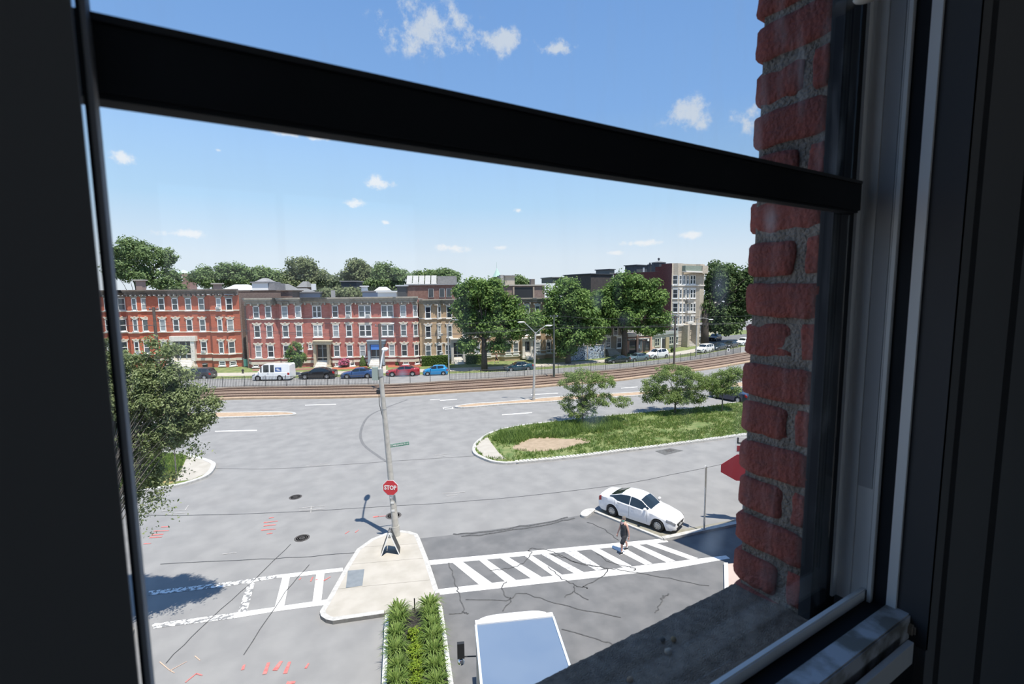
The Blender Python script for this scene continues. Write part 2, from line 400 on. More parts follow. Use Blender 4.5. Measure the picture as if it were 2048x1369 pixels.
# painted markings (flat print on the road, each line an object)
MARKS = link('road_markings', None); struct(MARKS)
WORN = mat('worn_road_paint', (.20, .20, .20), (.72, .72, .71), 7, .9, lo=.46, hi=.52, detail=8)
def mark(name, pts, m_=PAINT, z=None):
    z = z or (.0125 if 'bar' in name else .009)
    return flat(name, poly_px(pts), z, m_, MARKS)
mark('crosswalk_line', [(858, 1122), (1330, 1078), (1337, 1085), (861, 1131)])
mark('crosswalk_line', [(874, 1180), (1452, 1112), (1460, 1118), (1330, 1141), (878, 1191)])
def c2(x, y): return (640+x/3.413, 1050+y/3.413)
def c8(x, y): return (1100+x/4.5625, 900+y/4.5625)
bars = [(c2(890, 250), c2(960, 245), c2(1180, 405), c2(1090, 415)), (c2(1080, 240), c2(1132, 236), c2(1345, 385), c2(1265, 392)), (c2(1230, 230), c2(1290, 226), c2(1522, 365), c2(1445, 372)),
        (c2(1398, 216), c2(1447, 212), c2(1662, 350), c2(1598, 357)), (c2(1512, 205), c2(1562, 200), c2(1812, 332), c2(1745, 341)),
        (c8(110, 925), c8(225, 915), c8(490, 1088), c8(425, 1107)), (c8(360, 905), c8(435, 899), c8(745, 1062), c8(665, 1077)),
        (c8(560, 895), c8(650, 885), c8(935, 1042), c8(865, 1052)), (c8(730, 872), c8(802, 865), c8(1145, 1018), c8(1062, 1030)), (c8(875, 862), c8(962, 852), c8(1350, 993), c8(1285, 1007))]
for i, b in enumerate(bars): mark('crosswalk_bar', b, PAINT if i not in (4, 5) else mat('scuffed_road_paint', (.34, .34, .34), (.74, .74, .73), 6, .9, lo=.38, hi=.55, detail=8))
def c1(x, y): return (280+x/3.413, 1000+y/3.413)
mark('crosswalk_line', [c1(1385, 466), c1(1385, 490), c1(1040, 530), c1(940, 535), c1(935, 515)])
mark('crosswalk_line', [c1(935, 515), c1(940, 535), c1(560, 598), c1(60, 655), c1(60, 625), c1(560, 570)], WORN)
mark('crosswalk_line', [c1(1280, 682), c1(1280, 718), c1(920, 765), c1(640, 812), c1(640, 775), c1(900, 738)])
mark('crosswalk_line', [c1(640, 775), c1(640, 812), c1(90, 882), c1(80, 850), c1(400, 808)], WORN)
mark('crosswalk_bar', [c1(1205, 498), c1(1260, 494), c1(1238, 692), c1(1178, 700)]); mark('crosswalk_bar', [c1(975, 522), c1(1026, 516), c1(985, 727), c1(920, 738)])
mark('crosswalk_bar', [c1(745, 548), c1(790, 545), c1(730, 768), c1(668, 772)], WORN)
for a, b, w in (((430, 863.5), (514, 861.5), 2), ((610, 811), (672, 809.5), 1.3), ((1004, 830.5), (1064, 826), 1.6), ((880, 801.5), (914, 799.5), 1.1), ((1062, 790), (1116, 787), 1.1), ((1242, 777), (1275, 774.5), 1), ((860, 800.5), (880, 799.5), .8)):
    mark('lane_dash', [(a[0], a[1]-w/2), (b[0], b[1]-w/2), (b[0], b[1]+w/2), (a[0], a[1]+w/2)])
for q in ([(885, 815), (904, 814), (905, 814.9), (886, 816)], [(888, 818.6), (905, 817.6), (906, 818.6), (888, 819.6)], [(885, 815), (887, 815), (889, 819.5), (887, 819.5)], [(903, 814), (905, 814), (907, 818.5), (905, 818.5)]): mark('white_box_mark', q)
RED = mat('red_utility_paint', (.62, .13, .12), (.36, .22, .20), 8, .9, lo=.4, hi=.7)
def stroke(name, a, b, w, m_=RED, z=.0155):
    p, q = g(*a), g(*b); u = (q-p).normalized(); nr = Vector((-u.y, u.x, 0))*w/2
    return flat(name, [p-nr, p+nr, q+nr*.7, q-nr*.7], z, m_, MARKS)
for a, b, w in ((c1(880, 127), c1(915, 122), .10), (c1(845, 158), c1(940, 148), .10), (c1(845, 180), c1(928, 172), .13), (c1(828, 210), c1(925, 202), .10), (c1(865, 235), c1(905, 230), .09),
                (c1(145, 188), c1(198, 186), .10), (c1(95, 216), c1(195, 213), .10), (c1(80, 242), c1(158, 238), .13), (c1(65, 260), c1(150, 256), .10), (c1(25, 303), c1(75, 300), .09), (c1(1590, 120), c1(1628, 116), .14), (c1(1625, 117), c1(1680, 112), .06),
                (c1(850, 1195), c1(878, 1115), .13), (c1(920, 1170), c1(965, 1105), .16), (c1(990, 1190), c1(1022, 1110), .13), (c1(700, 1165), c1(712, 1130), .10), (c1(1130, 1155), c1(1152, 1120), .08), (c1(310, 1250), c1(385, 1190), .05), (c1(385, 1190), c1(425, 1203), .05), (c1(1000, 1256), c1(1060, 1250), .13),
                (c1(1085, 550), c1(1100, 535), .06), (c1(1165, 560), c1(1180, 530), .06), (c1(1200, 552), c1(1212, 545), .09), (c1(1255, 555), c1(1300, 528), .07), (c1(1400, 235), c1(1430, 215), .05), (c1(1470, 225), c1(1492, 208), .06)):
    stroke('red_spray_mark', a, b, w)
PALE = mat('pale_spray_paint', (.46, .44, .42), (.34, .33, .32), 8, .9)
ORG = mat('peach_spray_paint', (.56, .38, .28))
for a, b, w, m_ in ((c1(1085, 58), c1(1260, 45), .05, PALE), (c1(1085, 75), c1(1260, 64), .05, PALE), (c1(1170, 45), c1(1165, 90), .05, PALE), (c1(150, 80), c1(330, 70), .05, PALE), (c1(170, 97), c1(310, 92), .05, PALE), (c1(310, 70), c1(330, 40), .05, PALE), (c1(560, 375), c1(660, 362), .05, PALE),
                (c1(135, 1110), c1(200, 1165), .03, ORG), (c1(200, 1165), c1(235, 1185), .03, ORG), (c1(205, 1170), c1(320, 1108), .025, ORG), (c1(375, 1070), c1(410, 1100), .03, ORG),
                ((612, 933), (660, 930), .06, PALE), ((640, 929), (655, 927), .06, PALE), ((870, 911), (905, 908), .06, PALE), ((875, 915), (890, 913), .06, PALE), ((885, 988), (930, 985), .06, PALE), ((893, 993), (915, 990), .06, PALE)):
    stroke('chalk_mark', a, b, w, m_)
# tar-sealed cracks: one object of thin strips, too fine to take apart
CR = MB(); TAR = mat('tar_crack', (.06, .06, .062), (.10, .10, .10), 9, .9)
def crack(pts, w=.03, jag=.05, z=.017):
    P = catmull([g(*p) for p in pts], 5); P = [p+Vector((random.uniform(-jag, jag), random.uniform(-jag, jag), 0)) for p in P]
    for i in range(len(P)-1):
        u = (P[i+1]-P[i]).normalized(); nr = Vector((-u.y, u.x, 0))*w/2; CR.face([tuple((P[i]-nr)+Vector((0, 0, z))), tuple((P[i+1]-nr)+Vector((0, 0, z))), tuple((P[i+1]+nr)+Vector((0, 0, z))), tuple((P[i]+nr)+Vector((0, 0, z)))])
for pts in ([c2(1000, 512), c2(1270, 518), c2(1360, 470), c2(1500, 505), c2(1760, 575), c2(2048, 640)], [c2(1240, 590), c2(1300, 515), c2(1270, 490), c2(1240, 430), c2(1275, 392)], [c2(880, 260), c2(920, 400), c2(945, 470), c2(975, 600), c2(890, 612)],
            [c2(975, 600), c2(1015, 608)], [c2(1160, 312), c2(1230, 308), c2(1370, 275), c2(1440, 195), c2(1425, 180), c2(1470, 162), c2(1620, 200), c2(1740, 255), c2(1950, 300)], [c2(1560, 290), c2(1650, 370), c2(1740, 412), c2(1800, 425), c2(1950, 335), c2(1958, 300)],
            [c2(1740, 412), c2(1730, 460), c2(1665, 495)], [c2(1730, 460), c2(1830, 515)], [c2(1800, 425), c2(1828, 442)], [c8(425, 940), c8(520, 1020), c8(700, 1065), c8(775, 1085), c8(770, 1105)], [c8(520, 1085), c8(690, 1110), c8(1020, 1165), c8(1460, 1250)],
            [c8(0, 955), c8(130, 990), c8(260, 1040), c8(520, 1085)], [c2(1640, 712), c2(1880, 780), c2(1990, 815)], [c8(1010, 1365), c8(1030, 1340), c8(1090, 1325)], [(1313, 1228), (1318, 1210), (1330, 1193)],
            [c8(340, 660), c8(480, 720), c8(560, 780), c8(620, 830)]): crack(pts, .045)
for pts in ([(300, 945), (420, 938), (560, 938), (760, 925), (960, 912)], [(270, 1032), (450, 1030), (640, 1022), (800, 1012), (1000, 998), (1250, 968), (1470, 924)], [(320, 1130), (470, 1122), (600, 1115), (720, 1106)], [(330, 1330), (420, 1240), (520, 1150), (580, 1090)], [(490, 1310), (560, 1200), (620, 1130)]): crack(pts, .03, .04)
for pts in ([(925, 1075), (1010, 1064), (1090, 1050), (1150, 1038)], [(905, 1070), (960, 1066), (1060, 1051), (1140, 1036)]): crack(pts, .10, .10)
co = CR.build('pavement_crack', TAR, fix=False); co['kind'] = 'stuff'; tag(co, 'thin dark tar-sealed cracks running over road and parking lot', 'crack')
# tyre arc
TY = MB(); pa = catmull([g(*p) for p in ((815, 800), (775, 815), (738, 833), (722, 862), (726, 888), (755, 912), (775, 925))], 8)
for i in range(len(pa)-1):
    u = (pa[i+1]-pa[i]).normalized(); nr = Vector((-u.y, u.x, 0))*.11; TY.face([tuple(pa[i]-nr+Vector((0, 0, .005))), tuple(pa[i+1]-nr+Vector((0, 0, .005))), tuple(pa[i+1]+nr+Vector((0, 0, .005))), tuple(pa[i]+nr+Vector((0, 0, .005)))])
TY.build('tyre_mark', mat('tyre_mark', (.13, .13, .132), (.165, .165, .166), 4, .9), MARKS, fix=False)
# manholes
MAN = mat('cast_iron', (.055, .05, .048), (.10, .092, .085), 8, .7)
def manhole(px, py, label, r=.36):
    p = g(px, py); t = thing('manhole_cover', label, 'manhole cover', (p.x, p.y, 0), group='manhole covers in the road')
    MB().lathe([(r, 0), (r, .012), (r*.93, .014), (r*.93, .009), (.01, .009)], n=28).build('frame', MAN, t)
    o = MB()
    for rr_ in (.82, .6, .38): o.lathe([(r*rr_, .009), (r*rr_, .016), (r*(rr_-.07), .016), (r*(rr_-.07), .009)], n=24)
    for k in range(8):
        a = k*math.pi/4; o.box(r*.1, r*.3, -.015, .015, .009, .015, Matrix.Rotation(a, 4, 'Z'))
    o.build('tread_ring', MAN, t)
manhole(591, 995, 'round iron manhole cover farthest out in the junction, left of the stop sign pole'); manhole(604, 1077, 'round iron manhole cover between red spray marks and the corner pavement'); manhole(787, 1032, 'round iron manhole cover just behind the stop sign pole', .42)
# catch basin at the island kerb
p = poly_px([(1310, 903), (1340, 897), (1367, 902), (1330, 911)]); cb = thing('catch_basin', 'dark iron catch basin grate beside the grass island kerb', 'drain', (0, 0, 0))
flat('asphalt_patch', p, .006, mat('dark_patch', (.09, .09, .088), (.13, .13, .128), 6, .95), cb)
q = poly_px([(1327, 901), (1340, 899), (1350, 902), (1336, 905)])
flat('grate', q, .012, MAN, cb)
# pale kerbs around the parked white car
struct(slab('lot_kerb', offset_line([g(1190, 1026), g(1326, 1081)], .07)+list(reversed(offset_line([g(1190, 1026), g(1326, 1081)], -.07))), -.05, .10, KERB))
e1 = [g(1326, 1081), g(1470, 1051), g(1700, 1006)]
struct(slab('lot_kerb', offset_line(e1, .14)+list(reversed(offset_line(e1, -.10))), -.05, .12, KERB))
struct(slab('kerb_nose', catmull(poly_px([(1161, 1034), (1166, 1026), (1178, 1022), (1190, 1023), (1184, 1030), (1172, 1038)]), 4, True), -.05, .13, KERB))
struct(flat('gutter', poly_px([(1190, 1023), (1326, 1077), (1470, 1047), (1470, 1040), (1330, 1066), (1215, 1018)]), .005, mat('gutter_sand', (.20, .19, .15), (.25, .235, .19), 4, .95)))
struct(slab('lot_kerb', poly_px([(1447.5, 1131), (1455.5, 1131), (1458, 1215), (1449.5, 1215)]), -.05, .12, mat('white_kerb', (.62, .61, .59))))
struct(slab('corner_sidewalk', poly_px([(1455.5, 1133), (1520, 1128), (1530, 1215), (1458, 1215)]), -.05, .11, mat('pink_concrete', (.42, .33, .29), (.46, .37, .33), 2, .9)))

# pavement round the trunk of the near left tree, just outside the picture
struct(slab('side_sidewalk', [Vector(p) for p in ((-12, 2, 0), (-3.8, 2, 0), (-3.8, 20.6, 0), (-4.6, 22.0, 0), (-12, 22.5, 0))], -.1, .14, CONC))
# ------------------------------------------------------------------ our room, wall and window (all heights relative to the lens)
Z0 = H
INT = mat('dark_interior_paint', (.155, .16, .17), (.17, .175, .185), 2, .7)
TRIM = mat('white_window_paint', (.72, .73, .74), (.80, .81, .81), 3, .55, stretch=(6, 6, 1))
TRIMW = mat('worn_window_paint', (.22, .215, .20), (.56, .58, .62), 26, .7, lo=.40, hi=.58, detail=9)
DARKF = mat('dark_window_frame', (.018, .020, .024), (.026, .029, .034), 5, .8, spec=.15)
BRK = mat('old_red_brick', (.26, .066, .050), (.18, .058, .050), 22, .92, bump=.5, detail=8)
MORT = mat('rough_mortar', (.20, .175, .15), (.30, .265, .23), 30, .95, bump=.9, detail=9)
STONE = mat('sill_stone', (.20, .15, .115), (.36, .28, .215), 75, .95, bump=.85, detail=9, lo=.3, hi=.7)
XL, XR, YI, YO, YB = -.0534, .83, .25, .506, .39
XLW = -.0465; XB = .757; ZB = -.535; ZT = .75
wl = MB()
wl.box(-2.2, XLW, YI, YI+.0015, -9, 4.5); wl.build('wall_front', INT).location = (0, 0, Z0)
wf = bpy.data.objects['wall_front']; struct(wf)
MB().box(-2.2, -.12, YI+.0015, YB, -9, 4.5).build('wall_panel', INT, wf)
MB().box(XR, 3.2, YI, YB, -9, 4.5).build('wall_panel', INT, wf)
MB().box(-.12, XR, YI+.012, YB, ZT, 4.5).build('wall_panel', INT, wf)
MB().box(-.12, XR, YI+.012, YB-.02, -9, ZB-.06).build('wall_panel', INT, wf)
# outer brick skin of our building: plain brick faces away from the opening, separate bricks round the jamb in view
OUTB = mat('outer_brick', (.20, .05, .038), (.14, .04, .032), 9, .92, bump=.4)
ow = struct(MB().box(-9, -.16, YB, YO-.01, -11.95, 6).build('wall_outside', OUTB)); ow.location = (0, 0, Z0)
MB().box(1.22, 14, YB, YO-.01, -11.95, 6).build('wall_face', OUTB, ow)
MB().box(-.16, 1.22, YB, YO-.01, .92, 6).build('wall_face', OUTB, ow)
MB().box(-.16, 1.22, YB, YO-.01, -11.95, ZB-.18).build('wall_face', OUTB, ow)
# jamb bricks
jb = struct(MB().box(XB+.0045, 1.22, YB+.001, YO-.012, ZB-.02, .92).build('window_jamb', MORT)); jb.location = (0, 0, Z0)
def rough_brick(sx, sy, sz, seed):
    bm = bmesh.new(); bmesh.ops.create_cube(bm, size=1)
    bmesh.ops.subdivide_edges(bm, edges=bm.edges, cuts=5, use_grid_fill=True)
    for v in bm.verts:
        p = Vector((v.co.x*sx, v.co.y*sy, v.co.z*sz))
        ax = [abs(v.co.x) > .49, abs(v.co.y) > .49, abs(v.co.z) > .49]
        if sum(ax) >= 2:
            k = .0022 if sum(ax) == 2 else .0045
            for i in range(3):
                if ax[i]: p[i] -= math.copysign(k, p[i])
        n = noise.noise_vector(p*38+Vector((seed*3.7, seed, 0)))*.0032+noise.noise_vector(p*110+Vector((seed, 0, seed)))*.0012
        v.co = p+n
    me = bpy.data.meshes.new('brick'); bm.to_mesh(me); bm.free(); me.materials.append(BRK)
    for pl in me.polygons: pl.use_smooth = True
    return me
CO = .0677
k = 0
for r in range(-1, 22):
    z = ZB+.012+CO*(r+.5)
    if r % 2 == 0: spans = [(YO, YO-.081, 0), (YO-.094, YB-.004, 0)]
    else: spans = [(YO, YB-.004, 0)]
    for (a, b, _) in spans:
        sy = abs(a-b); o = link('brick', rough_brick(.20 if sy > .05 else .09, sy, .0590, k), jb); k += 1
        o.location = (XB+(.10 if sy > .05 else .045)+random.uniform(-.0035, .0035), (a+b)/2+random.uniform(-.002, .002), z+random.uniform(-.002, .002))
        o.rotation_euler = (random.uniform(-.012, .012), random.uniform(-.015, .015), random.uniform(-.02, .02))
    for c_ in (1, 2):                                  # the same course running on along the outer face
        if r % 2 == 0 and c_ == 2: pass
        x0 = XB+.21*c_+(.0 if r % 2 else -.105)
        o = link('brick', rough_brick(.195, .09, .0590, k), jb); k += 1
        o.location = (x0+.1, YO-.045, z)
# stone sill
def rough_slab(name, x0, x1, y0, y1, zi, zo, thick, m_, nx=220, ny=44):
    bm = bmesh.new(); grid = {}
    for i in range(nx+1):
        for j in range(ny+1):
            x = x0+(x1-x0)*i/nx; t = j/ny; y = y0+(y1-y0)*t; z = zi+(zo-zi)*t
            if j >= ny-1: z -= .004*(j-ny+2)
            nv = noise.noise(Vector((x*70, y*70, 3)))*.0009+noise.noise(Vector((x*220, y*220, 9)))*.0011
            grid[i, j] = bm.verts.new((x, y+(noise.noise(Vector((x*60, 5, 1)))*.004 if j == ny else 0), z+nv))
    for i in range(nx):
        for j in range(ny): bm.faces.new((grid[i, j], grid[i+1, j], grid[i+1, j+1], grid[i, j+1]))
    low = [bm.verts.new((grid[i, ny].co.x, y1-.002, zo-thick)) for i in range(nx+1)]
    for i in range(nx): bm.faces.new((grid[i, ny], grid[i+1, ny], low[i+1], low[i]))
    me = bpy.data.meshes.new(name); bm.to_mesh(me); bm.free(); me.materials.append(m_)
    for pl in me.polygons: pl.use_smooth = True
    return link(name, me)
sl_ = struct(rough_slab('window_sill', -.16, XB+.03, .335, YO+.004, -.520, -.533, .12, STONE)); sl_.location = (0, 0, Z0)
MB().box(-.16, 1.22, YB, YO-.004, ZB-.19, ZB-.02).build('sill_base', STONE, sl_)
def pebble(px, py, s, c, label, seed):
    d = ray(px, py); t = (-.527)/d.z; p = CAM+d*t
    o = MB().ell((0, 0, 0), (s, s*.8, s*.7), 10, 7)
    o.v = [tuple(Vector(v)*(1+.25*noise.noise(Vector(v)*160+Vector((seed, 0, 0))))) for v in o.v]
    b_ = tag(o.build('pebble', mat('pebble_'+str(seed), c), smooth=True), label, 'pebble'); b_.location = p+Vector((0, 0, s*.25))
pebble(1337, 1306, .0065, (.34, .28, .22), 'pale rounded pebble lying on the stone window sill', 1)
pebble(1347, 1281, .005, (.22, .14, .06), 'small ochre pebble on the stone window sill behind the pale one', 2)
pebble(1325, 1281, .0045, (.07, .06, .05), 'small dark pebble on the stone window sill', 3)
pebble(1260, 1361, .005, (.26, .17, .10), 'brown pebble near the near end of the stone window sill', 4)
# window unit
win = struct(link('window_1', None, None, (0, 0, Z0)))
def wbox(name, x0, x1, y0, y1, z0, z1, m_, parent=win, bev=.0):
    o = MB().box(x0, x1, y0, y1, z0, z1).build(name, m_, parent)
    if bev:
        bm = bmesh.new(); bm.from_mesh(o.data); bmesh.ops.bevel(bm, geom=bm.edges, offset=bev, segments=2, affect='EDGES'); bm.to_mesh(o.data); bm.free()
    return o
# right hand side, outside to inside
wbox('outer_stile', XB, XR, .372, YB, ZB+.01, ZT, DARKF)
jl = wbox('jamb_liner', .8265, .835, .318, .372, -.50, ZT, TRIM)
wbox('liner_lip', .815, .8285, .372-.004, .372+.0005, -.50, ZT, TRIM)
wbox('liner_lip', .8215, .828, .3185, .3235, -.50, ZT, TRIM)
wbox('liner_groove', .8255, .8267, .3235, .3255, -.50, ZT, DARKF, jl)
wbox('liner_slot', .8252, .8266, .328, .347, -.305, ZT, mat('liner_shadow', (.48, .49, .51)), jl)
wbox('liner_rib', .8232, .8266, .3475, .351, -.50, ZT, TRIM, jl)
wbox('jamb_stop', .824, .835, .287, .299, -.49, ZT, TRIM)
wbox('jamb_gap', .829, .836, .299, .318, -.50, ZT, DARKF)
wbox('jamb_back', .829, .836, YI, .287, -.52, ZT, mat('dark_jamb', (.06, .06, .065)))
# bottom rails
wbox('sill_rail', -.12, .829, .326, .334, -.50, -.4665, TRIM, bev=.0015)
wbox('sill_channel', -.12, .829, .300, .326, -.505, -.484, DARKF)
wbox('sash_rail', -.12, .842, .270, .300, -.515, -.4755, TRIMW, bev=.002)
wbox('stool_lip', -.12, .80, .2545, .2615, -.53, -.498, TRIM)
wbox('stool', -.12, XR, .2615, .27, -.60, -.515, DARKF)
wbox('stop_peg', .822, .83, .262, .276, -.505, -.488, mat('peg_paint', (.35, .30, .25)), bev=.003)
d_ = ray(1745, 2)*(.345/ray(1745, 2).y)
MB().ell((d_.x-.012, .343, d_.z+.004), (.014, .020, .008), 14, 8).build('sash_latch', mat('old_brass_paint', (.50, .48, .44), (.62, .60, .56), 40, .6), win, smooth=True)
# left hand side
wbox('sash_stile', -.0611, -.0597, .336, .349, -.50, ZT, DARKF)
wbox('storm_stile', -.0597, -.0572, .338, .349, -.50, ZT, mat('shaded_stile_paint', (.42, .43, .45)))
# meeting rail
wbox('meeting_rail', -.12, .757+.03, .350, .371, .109, .1545, DARKF, bev=.003)
wbox('rail_lip', -.12, .757+.02, .346, .352, .1475, .1515, mat('rail_lip', (.04, .042, .046)))
# glass
def glass(name, tint, dirt, spots):
    M = bpy.data.materials.new(name); M.use_nodes = True; t = M.node_tree; t.nodes.remove(t.nodes['Principled BSDF']); out = t.nodes['Material Output']
    tr = t.nodes.new('ShaderNodeBsdfTransparent'); tr.inputs[0].default_value = tuple(tint)+(1,)
    gl = t.nodes.new('ShaderNodeBsdfGlossy'); gl.inputs['Roughness'].default_value = .03
    lw = t.nodes.new('ShaderNodeLayerWeight'); lw.inputs[0].default_value = .5
    p4 = t.nodes.new('ShaderNodeMath'); p4.operation = 'POWER'; p4.inputs[1].default_value = 5; t.links.new(lw.outputs['Facing'], p4.inputs[0])
    fr = t.nodes.new('ShaderNodeMath'); fr.operation = 'MULTIPLY_ADD'; fr.inputs[1].default_value = .5; fr.inputs[2].default_value = .02; t.links.new(p4.outputs[0], fr.inputs[0])
    m1 = t.nodes.new('ShaderNodeMixShader'); t.links.new(fr.outputs[0], m1.inputs[0]); t.links.new(tr.outputs[0], m1.inputs[1]); t.links.new(gl.outputs[0], m1.inputs[2])
    df = t.nodes.new('ShaderNodeBsdfTranslucent'); df.inputs[0].default_value = (.8, .85, .88, 1)
    tcn = t.nodes.new('ShaderNodeTexCoord'); acc_ = None
    nz_ = t.nodes.new('ShaderNodeTexNoise'); nz_.inputs['Scale'].default_value = 14; nz_.inputs['Detail'].default_value = 6
    mp = t.nodes.new('ShaderNodeMapping'); mp.inputs['Scale'].default_value = (2.5, 1, .6); t.links.new(tcn.outputs['Object'], mp.inputs[0]); t.links.new(mp.outputs[0], nz_.inputs['Vector'])
    rp = t.nodes.new('ShaderNodeMapRange'); rp.inputs[1].default_value = .5; rp.inputs[2].default_value = .85; rp.inputs[3].default_value = 0; rp.inputs[4].default_value = dirt
    t.links.new(nz_.outputs['Fac'], rp.inputs[0]); acc_ = rp.outputs[0]
    for (x, z, rx, rz, k_) in spots:                  # smudges and a painted ghost reflection on the pane, in pane coordinates (metres)
        v1 = t.nodes.new('ShaderNodeVectorMath'); v1.operation = 'SUBTRACT'; v1.inputs[1].default_value = (x, 0, z); t.links.new(tcn.outputs['Object'], v1.inputs[0])
        v2 = t.nodes.new('ShaderNodeVectorMath'); v2.operation = 'MULTIPLY'; v2.inputs[1].default_value = (1/rx, 0, 1/rz); t.links.new(v1.outputs[0], v2.inputs[0])
        v3 = t.nodes.new('ShaderNodeVectorMath'); v3.operation = 'LENGTH'; t.links.new(v2.outputs[0], v3.inputs[0])
        r2 = t.nodes.new('ShaderNodeMapRange'); r2.interpolation_type = 'SMOOTHSTEP'; r2.inputs[1].default_value = 0; r2.inputs[2].default_value = 1; r2.inputs[3].default_value = k_; r2.inputs[4].default_value = 0
        t.links.new(v3.outputs['Value'], r2.inputs[0])
        mu = t.nodes.new('ShaderNodeMath'); mu.operation = 'MULTIPLY'; t.links.new(r2.outputs[0], mu.inputs[0]); t.links.new(nz_.outputs['Fac'], mu.inputs[1])
        ad = t.nodes.new('ShaderNodeMath'); ad.operation = 'ADD'; t.links.new(acc_, ad.inputs[0]); t.links.new(mu.outputs[0], ad.inputs[1]); acc_ = ad.outputs[0]
    m2 = t.nodes.new('ShaderNodeMixShader'); t.links.new(acc_, m2.inputs[0]); t.links.new(m1.outputs[0], m2.inputs[1]); t.links.new(df.outputs[0], m2.inputs[2]); t.links.new(m2.outputs[0], out.inputs[0])
    return M
def pane_xy(px, py, Y): d = ray(px, py); q = d*(Y/d.y); return q.x, q.z
GY = .361
sp = []
for px, py, rx, rz, k_ in ((1190, 832, .022, .016, .16), (1425, 1085, .035, .03, .16), (1440, 570, .022, .034, .16), (1195, 600, .010, .014, .14), (1250, 640, .014, .012, .08), (806, 748, .006, .005, .5), (1540, 440, .02, .03, .12)):  # last spot paints in a ghost reflection on the glass
    x, z = pane_xy(px, py, GY); sp.append((x, z, rx, rz, k_))
lower = MB().box(-.12, XB+.02, GY-.001, GY+.001, -.49, .112).build('glass_pane', glass('lower_glass', (.985, .99, .99), .03, sp), win)
upper = MB().box(-.12, XB+.02, GY-.001, GY+.001, .15, ZT).build('glass_pane', glass('upper_glass', (.84, .87, .90), .07, []), win)
# the room behind the lens
rm = MB()
struct(MB().box(-2.2, 3.2, -4.0, YI, -1.62, -1.55).build('floor', mat('dark_wood_floor', (.06, .04, .03), (.09, .06, .04), 4, .6))).location = (0, 0, Z0)
struct(MB().box(-2.2, 3.2, -4.0, YI, 1.15, 1.25).build('ceiling', mat('interior_ceiling', (.5, .5, .5)))).location = (0, 0, Z0)
struct(MB().box(-2.3, -2.2, -4.0, YI, -1.55, 1.15).build('wall_left', INT)).location = (0, 0, Z0)
struct(MB().box(3.2, 3.3, -4.0, YI, -1.55, 1.15).build('wall_right', INT)).location = (0, 0, Z0)
wbk = struct(MB().box(-2.2, -.9, -4.1, -4.0, -1.55, 1.15).build('wall_back', INT)); wbk.location = (0, 0, Z0)
for q in ((1.7, 3.2, -1.55, 1.15), (-.9, 1.7, -1.55, -.75), (-.9, 1.7, .95, 1.15)): MB().box(q[0], q[1], -4.1, -4.0, q[2], q[3]).build('wall_panel', INT, wbk)
w2 = struct(link('added_back_window', None, None, (0, 0, Z0)))  # unseen window added in the back wall to brighten the room
for q in ((-.9, -.84, -.75, .95), (1.64, 1.7, -.75, .95), (.37, .43, -.75, .95), (-.9, 1.7, -.75, -.69), (-.9, 1.7, .89, .95), (-.9, 1.7, .07, .13)): wbox('window_frame', q[0], q[1], -4.08, -4.02, q[2], q[3], TRIM, w2)
# casing boards beside the window
cs = struct(MB().box(1.02, 1.055, YI-.014, YI, -.75, 1.1).build('trim_1', INT)); cs.location = (0, 0, Z0)
cs = struct(MB().box(XR+.035, 1.02, YI-.006, YI, -.75, 1.1).build('trim_2', INT)); cs.location = (0, 0, Z0)
# unseen wing of our own building, added beyond the right hand jamb to shade the lot
wing_pts = [(18.35, 11.3), (31, 10.6), (31, 1), (23.8, 1)]
wing = struct(MB().prism([(18.35, 11.3), (31, 10.6), (31, 1), (23.8, 1)], 0, 11.6).build('unseen_building_wing', OUTB))
# ------------------------------------------------------------------ buildings
def facade_path(A, B, bays=(), yrow=740):
    """plan polyline from ground points A to B; bays given as (px_left, px_right, projection)"""
    A = Vector((A[0], A[1], 0)); B = Vector((B[0], B[1], 0)); t = (B-A).normalized(); n = Vector((t.y, -t.x, 0))
    if n.dot(-A) < 0: n = -n
    pts = [A]
    for (l, r, pr) in bays:
        def hp(px):
            d = ray(px, yrow); d2 = Vector((d.x, d.y, 0)); den = d2.x*t.y-d2.y*t.x; s = (A.x*t.y-A.y*t.x)/den; return d2*s
        a, b = hp(l), hp(r); sd = pr*.8
        pts += [a, a+t*sd+n*pr, b-t*sd+n*pr, b]
    pts.append(B)
    return pts, t, n
def hit(pts, px, py):
    d = ray(px, py); best = None
    for i in range(len(pts)-1):
        a, b = pts[i], pts[i+1]; e = b-a; den = d.x*e.y-d.y*e.x
        if abs(den) < 1e-9: continue
        s = (a.x*e.y-a.y*e.x)/den; u = (a.x*d.y-a.y*d.x)/den
        if s > 0 and -.002 <= u <= 1.002 and (best is None or s < best[0]):
            tt = e.normalized(); nn_ = Vector((tt.y, -tt.x, 0))
            if nn_.dot(d) > 0: nn_ = -nn_
            best = (s, CAM+d*s, tt, nn_)
    return best
def miter(pts, d, n_out):
    out = []
    for i, p in enumerate(pts):
        es = []
        if i > 0: es.append((p-pts[i-1]).normalized())
        if i < len(pts)-1: es.append((pts[i+1]-p).normalized())
        ns = []
        for e in es:
            q = Vector((e.y, -e.x, 0)); q = q if q.dot(n_out) > 0 else -q
            if abs(q.dot(n_out)) < .05: q = n_out
            ns.append(q)
        s = sum(ns, Vector((0, 0, 0))).normalized(); k_ = 1/max(.5, s.dot(ns[0])); out.append(p+s*d*k_)
    return out
def band(name, pts, n, z0, z1, d, m_, parent, d0=-.02):
    A = miter(pts, d, n); B = miter(pts, d0, n)
    return MB().prism(A+list(reversed(B)), z0, z1).build(name, m_, parent, world=True)
GLS = [mat('window_glass_dark', (.035, .045, .055), rough=.06, spec=.8), mat('window_glass_blind', (.30, .33, .35), rough=.25, spec=.6), mat('window_glass_mid', (.10, .125, .14), rough=.08, spec=.8)]
